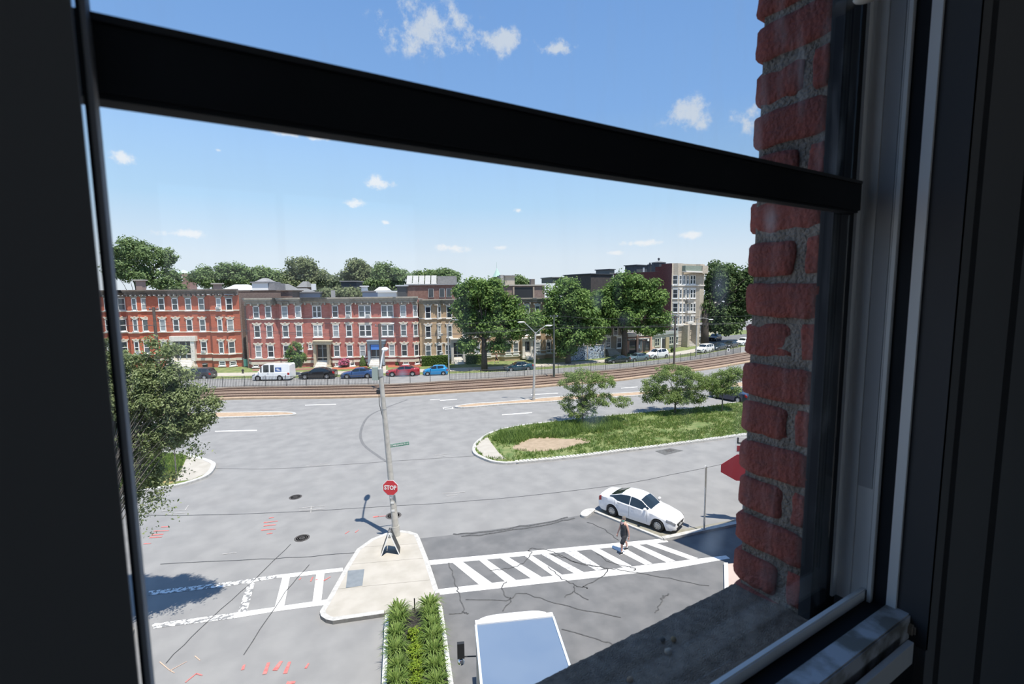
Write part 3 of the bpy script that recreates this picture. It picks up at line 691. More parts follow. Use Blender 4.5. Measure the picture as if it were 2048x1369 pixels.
def win_meshes(w, h, fw=.11, double=False):
    """frame + two sashes; local x along wall, -y outward"""
    f = MB()
    f.box(-w/2, -w/2+fw, -.10, .05, 0, h); f.box(w/2-fw, w/2, -.10, .05, 0, h); f.box(-w/2, w/2, -.10, .05, h-fw, h); f.box(-w/2, w/2, -.10, .05, 0, fw)
    f.box(-w/2+fw, w/2-fw, -.07, .04, h/2-.04, h/2+.04)
    if double: f.box(-fw*.9, fw*.9, -.10, .05, 0, h)
    p = MB().box(-w/2+fw*.6, w/2-fw*.6, -.035, .03, fw*.6, h-fw*.6)
    s = MB().box(-w/2-.10, w/2+.10, -.20, .05, -.16, 0)
    return f, p, s
def lintel_mesh(w, kind):
    l = MB(); h = .34
    l.hexa([(-w/2-.02, -.12, 0), (w/2+.02, -.12, 0), (w/2+.02, .05, 0), (-w/2-.02, .05, 0), (-w/2-.20, -.12, h), (w/2+.20, -.12, h), (w/2+.20, .05, h), (-w/2-.20, .05, h)])
    if kind: l.box(-.13, .13, -.16, .05, h-.06, h+.13); l.box(-w/2-.24, -w/2-.02, -.14, .05, h-.12, h+.06); l.box(w/2+.02, w/2+.24, -.14, .05, h-.12, h+.06)
    return l
class Bld:
    def __init__(s, name, label, A, B, depth, height, wallm, bays=(), z0=.1, cat='building', group=None, bl=0, br=0):
        s.pts, s.t, s.n = facade_path(A, B, bays); s.h = height
        base = (s.pts[0]+s.pts[-1])/2; s.o = thing(name, label, cat, (base.x, base.y, z0), 0, group)
        back_ = [s.pts[-1]-s.n*depth+s.t*br, s.pts[0]-s.n*depth+s.t*bl]
        s.back = back_
        MB().prism(s.pts+back_, z0, height).build('wall', wallm, s.o, world=True)
        s.cache = {}
    def roof(s, m_, inset=.3):
        ring = miter(s.pts, -inset, s.n)+[p+s.n*inset for p in s.back]
        MB().prism(ring, s.h, s.h+.05).build('roof', m_, s.o, world=True)
    def window(s, px, py, w, h, lint=None, double=False, glass_i=0, frame=WHITE, kind=1, name='window'):
        r = hit(s.pts, px, py)
        if not r: return None
        _, p, t, n = r; key = (round(w, 2), round(h, 2), double, glass_i, id(frame))
        if key not in s.cache:
            f, pa, si = win_meshes(w, h, double=double)
            ms = []
            for q, nm, m_ in ((f, 'window', frame), (pa, 'pane', GLS[glass_i]), (si, 'window_sill', frame)):
                o = q.build(nm, m_); ms.append(o.data); bpy.data.objects.remove(o)
            s.cache[key] = ms
        me = s.cache[key]; M = basis(t, n, p-Vector((0, 0, h/2))); inv = wm(s.o).inverted()
        wo_ = link(name, me[0], s.o); wo_.matrix_basis = inv @ M
        link('pane', me[1], wo_); sl2 = link('window_sill', me[2], wo_)
        if lint:
            lk = ('l', round(w, 2), kind, id(lint))
            if lk not in s.cache:
                o = lintel_mesh(w, kind).build('lintel', lint); s.cache[lk] = o.data; bpy.data.objects.remove(o)
            lo_ = link('lintel', s.cache[lk], wo_); lo_.location = (0, 0, h)
        return p, t, n
    def band(s, z0, z1, d, m_, name='stone_band'): return band(name, s.pts, s.n, z0, z1, d, m_, s.o)
    def cornice(s, m_, z, d=.55, h=.75, brackets=None, step=.75):
        s.band(z, z+h*.45, d*.45, m_, 'cornice'); s.band(z+h*.45, z+h*.75, d*.8, m_, 'cornice'); s.band(z+h*.75, z+h, d, m_, 'cornice')
        if brackets:
            o = MB()
            for i in range(len(s.pts)-1):
                a, b = s.pts[i], s.pts[i+1]; e = b-a; L_ = e.length
                if L_ < .9: continue
                t = e.normalized(); k_ = int(L_/step)
                q = Vector((t.y, -t.x, 0)); q = q if q.dot(s.n) > 0 else -q
                for j in range(k_):
                    M = basis(t, q, a+t*(L_*(j+.5)/k_)+Vector((0, 0, z-.25))); o.box(-.11, .11, -d*.7, .05, 0, h*.5, M)
            ob = o.build('bracket', brackets, s.o, world=True); ob['kind'] = 'stuff'
    def box_px(s, name, x0, x1, y0, y1, d, m_, d0=-.05):
        """box on the facade covering a picture rectangle, standing d out of the wall"""
        a = hit(s.pts, x0, y1); b = hit(s.pts, x1, y1)
        if not a or not b: return
        c = hit(s.pts, (x0+x1)/2, y0); t = (b[1]-a[1]); t.z = 0; L_ = t.length; t.normalize(); n = s.n
        M = basis(t, n, Vector((a[1].x, a[1].y, 0)))
        zb, zt = (a[1].z+b[1].z)/2, c[1].z
        return MB().box(0, L_, -d, -d0, zb, zt, M).build(name, m_, s.o, world=True)
RED1 = mat('painted_red_brick', (.42, .11, .062), (.48, .14, .085), 2.2, .85, stretch=(1, 1, 3))
RED2 = mat('weathered_red_brick', (.39, .12, .095), (.46, .18, .15), 1.6, .88, stretch=(1, 1, 3))
TANB = mat('tan_brick', (.42, .30, .19), (.48, .355, .24), 1.6, .88, stretch=(1, 1, 3))
CREAM = mat('cream_stone', (.60, .53, .43), (.68, .62, .52), 4, .85)
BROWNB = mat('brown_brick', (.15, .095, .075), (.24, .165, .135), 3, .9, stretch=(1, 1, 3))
CORN = mat('brown_cornice', (.13, .105, .09), (.19, .155, .13), 3, .85)
CORNG = mat('stone_grey_cornice', (.28, .255, .21), (.36, .33, .28), 3, .85)
ROOF = mat('flat_roof', (.16, .155, .15), (.22, .21, .20), 1, .95)
DKDOOR = mat('dark_door', (.03, .032, .036), rough=.35)
GREYP = mat('blue_grey_paint', (.26, .31, .36))
BLUEAW = mat('blue_awning', (.05, .19, .60), rough=.7)
# windows of the added unseen wing
for (pa_, pb_), ks in (((Vector((23.8, 1, 0)), Vector((18.35, 11.3, 0))), (.2, .5, .8)), ((Vector((18.35, 11.3, 0)), Vector((31, 10.6, 0))), (.15, .4, .65, .9))):
    t_ = (pa_-pb_).normalized(); n_ = Vector((t_.y, -t_.x, 0)); cc_ = Vector((25, 6, 0)); n_ = n_ if n_.dot(pa_-cc_) > 0 else -n_
    for f_ in ks:
        for z_ in (1.2, 4.4, 7.6):
            M_ = basis(t_, n_, pa_.lerp(pb_, f_)+Vector((0, 0, z_))); f, pn_, si = win_meshes(1.1, 1.9); f.v = [tuple(M_ @ Vector(v)) for v in f.v]; pn_.v = [tuple(M_ @ Vector(v)) for v in pn_.v]; fo = f.build('window_frame', WHITE, wing); pn_.build('pane', GLS[0], fo)
# --- left red brick block
A, B = g(300, 737), g(487, 735); dirl = (B-A).normalized(); A2 = A-dirl*22
b1 = Bld('apartment_building', 'orange-red brick apartment block with white sill bands and stone portal behind the leafy tree', A2, B, 14, 12.0, RED1, bays=((232, 262, .55), (266, 303, .9), (428, 474, .7)))
b1.roof(ROOF)
def rowz(b, px, py): r = hit(b.pts, px, py); return r[1].z
zt = rowz(b1, 380, 609)
wx = [(x_, k_ % 3 == 1) for k_, x_ in enumerate((70, 96, 121, 146, 169, 192))]+[(215, 0), (242.7, 0), (268.8, 1), (289.4, 0), (323.5, 0), (350.3, 0), (376.9, 0), (403.2, 0), (437.8, 1), (457.9, 0)]
for row, (dy, dx) in enumerate(((609, 0), (651, 2.6), (695.5, 5.4))):
    for i, (x, nar) in enumerate(wx):
        if row == 2 and 340 < x+dx < 400: continue
        b1.window(x+dx, dy, 1.0 if not nar else .8, 2.0, CREAM if row else CORNG, glass_i=(0, 2, 1, 0, 2)[(i*3+row*2) % 5], kind=1)
for x in (445, 466): b1.window(x, 727, 1.05, .75, glass_i=2)
for y0, y1, d, nm in ((620.2, 622.6, .14, 'sill_band'), (663, 665, .14, 'sill_band'), (707, 709, .16, 'sill_band'), (716.5, 721.5, .12, 'stone_band')):
    b1.band(rowz(b1, 400, y1), rowz(b1, 400, y0), d, CREAM, nm)
b1.cornice(CORN, rowz(b1, 400, 589.5), .6, .85, CORN)
WST = mat('white_stone', (.62, .58, .52), (.74, .71, .66), 5, .85)
b1.box_px('portal_pier', 344.5, 352, 680, 722, .5, WST); b1.box_px('portal_pier', 387, 395, 680, 722, .5, WST); b1.box_px('portal_head', 344, 395.5, 672.5, 682.5, .6, WST)
b1.box_px('entrance_recess', 352, 387, 682, 722, .06, DKDOOR); b1.box_px('door_frame', 361, 363, 684, 720, .12, GREYP); b1.box_px('door_frame', 374, 376, 684, 720, .12, GREYP)
for k_ in range(5): b1.box_px('step', 346-k_, 392+k_, 721+k_*2.6, 735, .5+.35*k_, WST)
# side wall of the left block (brown common brick) shows in the alley
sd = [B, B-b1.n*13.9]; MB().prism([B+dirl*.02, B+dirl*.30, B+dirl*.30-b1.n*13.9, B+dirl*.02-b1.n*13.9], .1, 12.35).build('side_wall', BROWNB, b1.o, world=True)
# --- middle red brick block
A, B = g(500, 738), g(839, 732); mid_t = (B-A).normalized()
b2 = Bld('apartment_building', 'weathered red brick apartment block with two columned entrances and a blue awning', A, B, 15, 11.0, RED2, bays=((502, 561, .8), (564, 612, .5), (664, 712, .6), (796, 838, .8)))
b2.roof(ROOF)
tops = [(512.7, 0), (536.8, 0), (569.7, 0), (596.5, 0), (634, 2), (670.5, 0), (696.8, 0), (729.7, 3), (774.7, 3), (806.4, 0), (830, 0)]
mids = [(515, 0), (539.5, 0), (571.5, 0), (598.5, 0), (636, 2), (672, 0), (698.5, 0), (731, 3), (775.5, 3), (807.5, 0), (831, 0)]
lows = [(517.5, 0), (542, 0), (573.5, 0), (600.5, 0), (674, 0), (700, 0), (725.5, 0), (784, 0), (809, 0), (832.5, 0)]
for row, (lst, y) in enumerate(((tops, 625), (mids, 663.5), (lows, 703.5))):
    for i, (x, k_) in enumerate(lst):
        yy = y-(x-500)*.008
        b2.window(x, yy, {0: .98, 2: 1.45, 3: 2.0}[k_], 1.95, CREAM if row else CORNG, double=k_ > 0, glass_i=(2, 0, 2, 0, 1, 2, 1)[(i*2+row*3) % 7], kind=1 if k_ < 3 else 0)
b2.window(621, 694, .6, .7, CREAM, glass_i=0)
for x, y in ((512, 730), (676, 729), (704, 728), (812, 725), (834, 724)): b2.window(x, y, .95, .65, glass_i=0)
for y0, y1, d, nm in ((636.4, 638.4, .14, 'sill_band'), (714.6, 716.6, .18, 'sill_band'), (721, 726, .13, 'stone_band')):
    b2.band(rowz(b2, 640, y1), rowz(b2, 640, y0), d, CREAM, nm)
b2.cornice(CORNG, rowz(b2, 640, 607), .65, .95, CORNG, .9)
TST = mat('tan_stone', (.46, .39, .28), (.54, .47, .35), 4, .85)
def portico(b, x0, x1, y0, y1, m_, awn=None):
    w = x1-x0
    b.box_px('portico_head', x0-1, x1+1, y0, y0+6.5, 1.0, m_); b.box_px('portico_cap', x0-2.2, x1+2.2, y0-1.5, y0+.3, 1.2, m_)
    b.box_px('column', x0+.5, x0+5.5, y0+6.5, y1, .8, m_); b.box_px('column', x1-5.5, x1-.5, y0+6.5, y1, .8, m_)
    b.box_px('column_base', x0-.3, x0+6.3, y1-4, y1+.5, .95, m_); b.box_px('column_base', x1-6.3, x1+.3, y1-4, y1+.5, .95, m_)
    b.box_px('doorway', x0+6, x1-6, y0+6, y1-12, .06, DKDOOR); b.box_px('door_frame', x0+w*.44, x0+w*.5, y0+9, y1-12, .12, GREYP); b.box_px('door_frame', x0+6.5, x1-6.5, y0+14, y0+15, .12, GREYP)
    if awn:
        o = b.box_px('awning', x0+6.5, x1-6.5, y0+7, y0+17, .95, awn)
    for k_ in range(5): b.box_px('step', x0+6-k_*.2, x1-6+k_*.2, y1-13+k_*2.6, y1+1.5, .45+.34*k_, WST)
portico(b2, 631, 664, 682, 734, TST); portico(b2, 738, 771, 681.5, 729, GREYP, BLUEAW)
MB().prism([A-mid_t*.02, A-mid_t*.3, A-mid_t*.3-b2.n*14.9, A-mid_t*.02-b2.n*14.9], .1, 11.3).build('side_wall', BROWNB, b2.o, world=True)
# --- tan block behind the street trees
A3, B3 = g(841, 732), g(1188, 713)
b3 = Bld('apartment_building', 'tan brick apartment block with white lintels half hidden by the big street trees', A3, B3, 13, 10.6, TANB, bl=3.0, bays=((846, 884, .5), (940, 985, .8), (1000, 1040, .8), (1066, 1092, .7), (1120, 1165, .8)))
b3.roof(ROOF)
tc_ = [856, 878, 898.5, 930, 954, 975, 1016, 1031, 1054, 1075, 1096, 1118, 1140, 1162]
for row, y in enumerate((625.5, 664, 702.5)):
    for i, x in enumerate(tc_):
        if row == 2 and (x in (1054,)): continue
        xx = x-3 if (row == 2 and x == 898.5) else x
        b3.window(xx+(0, .3, .6)[row], y-(x-860)*(.012, .022, .033)[row], .95, 1.95, WST, glass_i=(0, 2, 0, 1, 2)[(i+row*2) % 5], kind=1)
for y0, y1, d, nm in ((636.5, 638.5, .14, 'sill_band'), (711.5, 713.3, .18, 'sill_band'), (718, 722, .13, 'stone_band')):
    b3.band(rowz(b3, 860, y1), rowz(b3, 860, y0), d, WST, nm)
b3.cornice(CORNG, rowz(b3, 860, 608.5), .6, .8, CORNG, .9)
portico(b3, 901, 930, 678, 727, mat('pale_portico', (.52, .50, .46))); portico(b3, 1042, 1064, 676, 716, WST)
# --- row house and one-storey shops
A4, B4 = g(1190, 713), g(1254, 709)
b4 = Bld('row_house', 'dim grey-brown row house with a stoop between the mural wall and the shop', A4, B4, 7, 9.5, mat('grey_brown_stucco', (.24, .20, .165), (.30, .26, .21), 2, .9), bays=())
b4.roof(ROOF)
for y in (640, 662): 
    for x in (1199, 1214, 1231, 1246): b4.window(x, y, 1.0, 1.7, WST, glass_i=0)
for x in (1197, 1216, 1238): b4.window(x, 686, 1.1, 2.0, WST, glass_i=(0, 2, 0)[int(x) % 3])
for k_ in range(5): b4.box_px('step', 1213-k_, 1228+k_, 697+k_*2.3, 712, .3+.34*k_, CONC)
b4.cornice(CORNG, 9.0, .4, .6)
A5, B5 = g(1254, 709), g(1302, 705)
SALM = mat('salmon_stucco', (.56, .33, .25), (.62, .385, .30), 3, .85)
b5 = Bld('pharmacy_shop', 'one-storey salmon pharmacy shop with dark shop windows and white lettering', A5, B5, 7, 3.9, SALM)
b5.roof(ROOF)
b5.band(3.35, 3.9, .25, mat('pale_parapet', (.66, .62, .58)), 'parapet'); b5.band(2.95, 3.1, .2, SALM, 'cornice')
b5.box_px('shop_sign_board', 1255, 1271, 675, 681.5, .16, BLACK); b5.box_px('shop_sign_board', 1275, 1298, 673.5, 680.5, .16, BLACK)
b5.box_px('shop_window', 1257, 1271, 682, 704, .08, GLS[0]); b5.box_px('shop_window', 1275, 1284, 681, 702, .08, GLS[2]); b5.box_px('shop_door', 1285, 1290, 682, 703.5, .08, DKDOOR); b5.box_px('shop_window', 1290.5, 1298, 681, 701, .08, GLS[0])
b5.box_px('stall_riser', 1256, 1271, 701, 707, .14, BLACK); b5.box_px('window_bar', 1256, 1257.2, 681, 705, .16, SALM); b5.box_px('notice', 1293.5, 1297, 677.8, 682.5, .2, WHITE)
b5.box_px('notice', 1276.5, 1279, 690, 697, .12, mat('pale_notice', (.55, .6, .68)))
b5.box_px('pilaster', 1271.2, 1274.6, 671, 707, .3, SALM); b5.box_px('pilaster', 1298.2, 1301.6, 670, 705, .3, SALM)
for txt, px, py, sz in (('CENTRAL', 1262.8, 678.2, .49), ('PHARMACY', 1286.5, 677, .55)):
    r = hit(b5.pts, px, py); me = text_mesh(txt, sz, .01, .012); me.materials.append(WHITE)
    o = link('shop_lettering', me, b5.o); M = basis(r[2], r[3], r[1]+r[3]*.19) @ Matrix.Rotation(math.pi/2, 4, 'X'); o.matrix_basis = wm(b5.o).inverted() @ M
A6, B6 = g(1302.2, 705), g(1352, 697.5)
GREEN = mat('sage_stucco', (.36, .36, .29), (.43, .43, .35), 3, .85)
b6 = Bld('corner_shop', 'one-storey sage grey shop with small-paned windows right of the pharmacy', A6, B6, 6, 3.7, GREEN, br=-2)
b6.roof(ROOF); b6.band(3.2, 3.75, .25, mat('sage_cornice', (.30, .33, .31)), 'cornice')
b6.box_px('stall_wall', 1303, 1320, 694, 704, .12, mat('peach_stucco', (.60, .42, .34)))
for x, y in ((1313.5, 685), (1342, 681)):
    r = b6.window(x, y, 1.55, 1.6, None, double=True, glass_i=0, frame=mat('sage_frame', (.42, .43, .36)))
b6.box_px('shop_door', 1323, 1329, 678, 698, .08, DKDOOR); b6.box_px('door_frame', 1320.5, 1322.5, 676, 700, .12, WHITE); b6.box_px('porch_wall', 1330, 1336, 675, 698.5, .2, mat('ochre_stucco', (.38, .32, .19)))
# --- corner block, five storeys of pale brick with stone quoins
LIM = mat('pale_limestone_brick', (.42, .36, .285), (.50, .44, .36), 2, .88, stretch=(1, 1, 3))
A7, B7 = g(1340, 697), g(1402, 689.5)
b7 = Bld('corner_apartment_block', 'tall pale brick corner block with twin parapet towers and green roof edge', A7, B7, 2.6, 17.6, LIM, bays=((1342, 1360, .7), (1386, 1400, .7)))
b7.roof(ROOF)
GCOP = mat('copper_green_tile', (.19, .23, .19), (.26, .30, .25), 5, .8)
b7.box_px('tower_parapet', 1342.5, 1364, 529, 546, .95, LIM); b7.box_px('tower_parapet', 1397, 1408, 532, 548, .95, LIM)
b7.box_px('tile_eave', 1364, 1397, 533, 543, .8, GCOP); b7.box_px('eave_board', 1364, 1397, 543, 545.5, 1.0, WST)
for y, h in ((560, 1.9), (588, 1.9), (616, 1.9), (640.5, 1.8)):
    for x in (1350.5, 1360.5, 1367.5, 1375, 1382.5, 1388):
        b7.window(x, y, .85 if x > 1355 else 1.05, h, WST if y > 570 else None, glass_i=(0, 2)[int(x+y) % 2], kind=0)
for y0, y1, d in ((570, 572.5, .2), (647, 651, .35)): b7.band(rowz(b7, 1375, y1), rowz(b7, 1375, y0), d, WST, 'stone_band')
b7.box_px('balcony', 1369, 1381, 622, 627, .8, WST); b7.box_px('balcony', 1369, 1381, 643.5, 648, .8, WST); b7.box_px('hood', 1369, 1381, 601, 606, .8, mat('grey_hood', (.2, .2, .19)))
for x in (1351, 1398): 
    for y in (664, 679): b7.window(x, y, 1.0, 1.8, WST, glass_i=0, kind=0)
b7.box_px('porch_pier', 1363, 1367, 650, 693, 1.4, LIM); b7.box_px('porch_pier', 1382, 1387, 650, 693, 1.4, LIM); b7.box_px('doorway', 1369, 1378, 656, 690, .06, DKDOOR)
for k_ in range(4): b7.box_px('step', 1367, 1382, 684+k_*2.4, 694, .4+.35*k_, CONC)
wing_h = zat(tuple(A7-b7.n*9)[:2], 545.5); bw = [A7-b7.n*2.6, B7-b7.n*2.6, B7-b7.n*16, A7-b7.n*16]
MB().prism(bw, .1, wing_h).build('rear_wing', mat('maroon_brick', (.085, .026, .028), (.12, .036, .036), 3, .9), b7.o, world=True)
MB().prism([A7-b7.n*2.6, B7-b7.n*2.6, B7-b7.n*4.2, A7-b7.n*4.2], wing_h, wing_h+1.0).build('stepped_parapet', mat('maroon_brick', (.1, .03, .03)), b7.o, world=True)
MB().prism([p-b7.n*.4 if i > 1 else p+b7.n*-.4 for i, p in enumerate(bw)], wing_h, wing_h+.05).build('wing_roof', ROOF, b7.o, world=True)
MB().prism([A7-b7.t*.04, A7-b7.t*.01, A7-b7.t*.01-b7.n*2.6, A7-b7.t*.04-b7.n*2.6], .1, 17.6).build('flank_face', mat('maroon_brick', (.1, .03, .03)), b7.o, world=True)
for k_ in range(7): b7.band(.5+k_*.9, .5+k_*.9+.08, .04, mat('stone_joint', (.30, .26, .21)), 'rustic_joint')
# side flank of the corner block, dark maroon brick (party wall above the shops)
tb = b7.t; fl = A7-tb*.05
MAR = mat('maroon_brick', (.085, .026, .028), (.12, .036, .036), 3, .9)

# roof house and cupola
P = at(1286, 560, 116); t_, n_ = b7.t, b7.n
SLATE = mat('blue_black_slate', (.030, .038, .052), (.045, .055, .072), 3, .7)
def roofbox(name, label, cat, x0, x1, y0, y1, D, dep, m_, cap=None, group=None, parent=None, tt=None):
    """free-standing block at view depth D covering a picture rectangle"""
    a, b, c = at(x0, y1, D), at(x1, y1, D), at((x0+x1)/2, y0, D)
    t = Vector((b.x-a.x, b.y-a.y, 0)); 
    n = Vector((t.y, -t.x, 0)).normalized(); n = n if n.dot(-a) > 0 else -n
    if tt is not None:
        L0 = t.length; t = tt.normalized()*L0; n = Vector((t.y, -t.x, 0)).normalized(); n = n if n.dot(-a) > 0 else -n
        mid = (a+b)/2; a = mid-t/2; b = mid+t/2
    L_ = t.length; t = t.normalized(); zb = (a.z+b.z)/2; o = parent or thing(name, label, cat, (a.x, a.y, zb), 0, group)
    M = basis(t, n, Vector((a.x, a.y, 0)))
    MB().box(0, L_, 0, dep, zb, c.z, M).build('body' if not parent else name, m_, o, world=True)
    if cap is not None: MB().box(-.25, L_+.25, -.25, dep+.25, c.z, c.z+.22, M).build('cap', cap, o, world=True)
    return o, M, L_, zb, c.z
ph, Mh, Lh, zb_, zt_ = roofbox('roof_house', 'blue-black rooftop house with a pale door beside the cupola', 'roof house', 1266.5, 1304, 532, 547, 113.5, 3.5, SLATE, SLATE, tt=b7.t)
MB().box(Lh*.50, Lh*.64, -.06, .02, zb_+.1, zt_-.35, Mh).build('door', mat('pale_roof_door', (.34, .38, .43)), ph, world=True)
def cupola(px, ytop, ymid, ybot, D, rpx, label, m_, mr_, n=8):
    c = at(px, ybot, D); zt2 = at(px, ymid, D).z; zp = at(px, ytop, D).z; r = rpx*D/F
    o = thing('cupola', label, 'cupola', c)
    MB().lathe([(r, c.z-c.z), (r, zt2-c.z)], n=n).build('drum', m_, o)
    MB().lathe([(r*1.06, zt2-c.z), (r*1.06, zt2-c.z+.12), (.14, zp-c.z-.7), (.14, zp-c.z-.35)], n=n).build('cupola_roof', mr_, o)
    MB().lathe([(.22, zp-c.z-.45), (.28, zp-c.z-.25), (.1, zp-c.z)], n=8).build('finial', m_, o)
    return o
cupola(1317, 516, 526.5, 546, 109, 13.5, 'octagonal blue-black rooftop cupola with a grey pointed roof', SLATE, mat('grey_lead_roof', (.19, .20, .20), (.26, .27, .27), 4, .6))
cupola(1299.5, 525.5, 530.5, 546, 111.5, 5, 'small round roof vent peeping up beside the octagonal cupola', SLATE, SLATE)
roofbox('flat_roofed_block', 'long dark flat-roofed block rising behind the street trees', 'building', 1172, 1234, 550, 700, 123, 10, mat('dark_block', (.05, .045, .048), (.07, .06, .06), 2, .9), SLATE, tt=b7.t)
roofbox('roof_hut', 'grey roof hut on the long dark block behind the trees', 'roof hut', 1217, 1231, 540, 549, 126, 5, mat('grey_hut', (.13, .135, .13)), SLATE, tt=b7.t)
# --- things behind and on the roofs
T_L = mid_t
PENT = mat('pale_penthouse', (.75, .76, .75)); TAR2 = mat('roof_grey', (.20, .20, .21), (.27, .27, .28), 2, .9)
o, M_, L_, z0_, z1_ = roofbox('roof_hut', 'white-walled roof hut with a dark hipped lid behind the red blocks', 'roof hut', 505, 536, 566, 581, 92, 5, PENT, TAR2, tt=T_L)
MB().hexa([tuple(M_ @ Vector(q)) for q in ((.3, .3, z1_+.2), (L_-.3, .3, z1_+.2), (L_-.3, 4.7, z1_+.2), (.3, 4.7, z1_+.2), (L_*.4, 2, z1_+.95), (L_*.6, 2, z1_+.95), (L_*.6, 3, z1_+.95), (L_*.4, 3, z1_+.95))]).build('hipped_lid', TAR2, o, world=True)
MB().box(L_, L_+1.3, .1, 4.9, z0_, z1_-.1, M_).build('dark_side', TAR2, o, world=True)
roofbox('rear_block', 'low brown brick block with blind windows behind the red blocks', 'building', 478, 584, 583, 603, 93, 5, BROWNB, CORN, tt=T_L)
roofbox('rear_block', 'blue-grey rendered block low behind the middle red block', 'building', 590, 640, 586, 606, 97, 4, mat('blue_grey_render', (.33, .37, .43)), TAR2, tt=T_L)
roofbox('rear_block', 'pale blue-grey block low behind the entrance bay of the middle block', 'building', 726, 795, 584, 606, 96, 4, mat('pale_blue_render', (.40, .45, .52)), TAR2, tt=T_L)
def hiproof(name, label, x0, x1, ytop, ybase, D, m_, wall_, dep=5):
    a, b = at(x0, ybase, D), at(x1, ybase, D); z1 = at((x0+x1)/2, ytop, D).z; o = thing(name, label, 'house', (a.x, a.y, 0)); t = Vector((b.x-a.x, b.y-a.y, 0)); L_ = t.length; t.normalize(); n = Vector((t.y, -t.x, 0)); n = n if n.dot(-a) > 0 else -n
    M = basis(t, n, Vector((a.x, a.y, 0))); zb = a.z
    MB().box(.3, L_-.3, .3, dep-.3, 0, zb, M).build('wall', wall_, o, world=True)
    MB().hexa([tuple(M @ Vector(q)) for q in ((0, 0, zb), (L_, 0, zb), (L_, dep, zb), (0, dep, zb), (L_*.32, dep*.4, z1), (L_*.68, dep*.4, z1), (L_*.68, dep*.6, z1), (L_*.32, dep*.6, z1))]).build('roof', m_, o, world=True)
    return o
LR = mat('light_grey_shingle', (.44, .46, .48), (.52, .54, .56), 4, .9); DR = mat('dark_grey_shingle', (.15, .155, .16), (.2, .205, .21), 4, .9)
hiproof('house', 'house with a pale hipped roof behind the left red block', 440, 502, 569, 581, 102, LR, PENT)
hiproof('house', 'house with a dark grey hipped roof behind the white roof hut', 528, 584, 568, 582, 106, DR, TAR2)
hiproof('house', 'low house with a grey roof left of the blackish roof hut', 560, 622, 577, 588, 101, DR, BROWNB)
hiproof('house', 'house with a small dark turret roof behind the white chimney panel', 592, 614, 563, 575, 113, DR, BROWNB)
hiproof('house', 'house with a pale grey pyramid roof beside the brick penthouse', 742, 778, 574, 586, 103, LR, PENT)
hiproof('house', 'house with a dull roof behind the brown rear block', 624, 665, 580, 590, 107, TAR2, BROWNB)
roofbox('roof_hut', 'blackish roof hut with a flat lid standing among the far trees', 'roof hut', 683, 713, 564, 584, 100, 5, mat('black_hut', (.045, .052, .066)), TAR2, tt=T_L)
roofbox('roof_vent', 'white square roof vent beside the pale pyramid roof', 'vent', 723, 733, 574, 584, 96, 1, PENT, PENT, tt=T_L)
roofbox('roof_screen', 'white upright roof panel on the ridge behind the middle block', 'screen', 623, 631, 568, 581, 95, .5, PENT, tt=T_L)
roofbox('chimney', 'grey stub chimney on the middle red block roof', 'chimney', 662.5, 668, 581, 597, 82, .8, mat('grey_chimney', (.33, .32, .31)), tt=T_L)
roofbox('chimney', 'pinkish brick chimney at the left end of the left red block', 'chimney', 273, 285, 562, 583, 88, 1, mat('pink_chimney', (.30, .21, .18)), CONC, tt=T_L)
roofbox('chimney', 'pinkish brick chimney at the right end of the left red block', 'chimney', 427, 438.5, 569, 582, 86, 1, mat('pink_chimney', (.30, .21, .18)), CONC, tt=T_L)
roofbox('roof_machine', 'dark roof machine with white fan housing left of the brick penthouse', 'air handler', 795, 812, 573, 594, 84, 3, mat('dark_machine', (.05, .053, .06)), LR, tt=T_L)
roofbox('white_shed', 'low white roof shed left of the dark roof machine', 'roof hut', 756, 793, 585, 600, 92, 2, PENT, PENT, tt=T_L)
# brick penthouse with slanted glass
o, M_, L_, z0_, z1_ = roofbox('brick_penthouse', 'brown brick penthouse with sloping white rooflights above the tan block', 'penthouse', 813, 912, 571, 602, 86, 9, mat('penthouse_brick', (.20, .105, .085), (.26, .15, .12), 3, .9), TAR2, tt=T_L)
sk = z1_; s2 = at(840, 552, 90).z
for k_ in range(5):
    x0, x1 = L_*(.0+.125*k_), L_*(.0+.125*k_+.108)
    MB().hexa([tuple(M_ @ Vector(q)) for q in ((x0, .6, sk+.2), (x1, .6, sk+.2), (x1, .75, sk+.2), (x0, .75, sk+.2), (x0-.25, 3.4, s2), (x1-.25, 3.4, s2), (x1-.25, 3.55, s2), (x0-.25, 3.55, s2))]).build('rooflight', mat('white_rooflight', (.33, .33, .32), (.38, .38, .37), 2, .5), o, world=True)
MB().box(L_*.62, L_*.99, 1.0, 5, sk, at(890, 553.5, 89).z, M_).build('roof_tank_house', mat('tank_house', (.25, .24, .23), (.31, .3, .29), 3, .8), o, world=True)
for x in (.50, .72, .86):
    fr_ = MB().box(L_*x-.5, L_*x+.5, -.08, .05, z0_+.6, z0_+2.2, M_).build('window', mat('grey_frame', (.33, .32, .31)), o, world=True); MB().box(L_*x-.38, L_*x+.38, -.1, .05, z0_+.72, z0_+2.1, M_).build('pane', GLS[0], fr_, world=True)
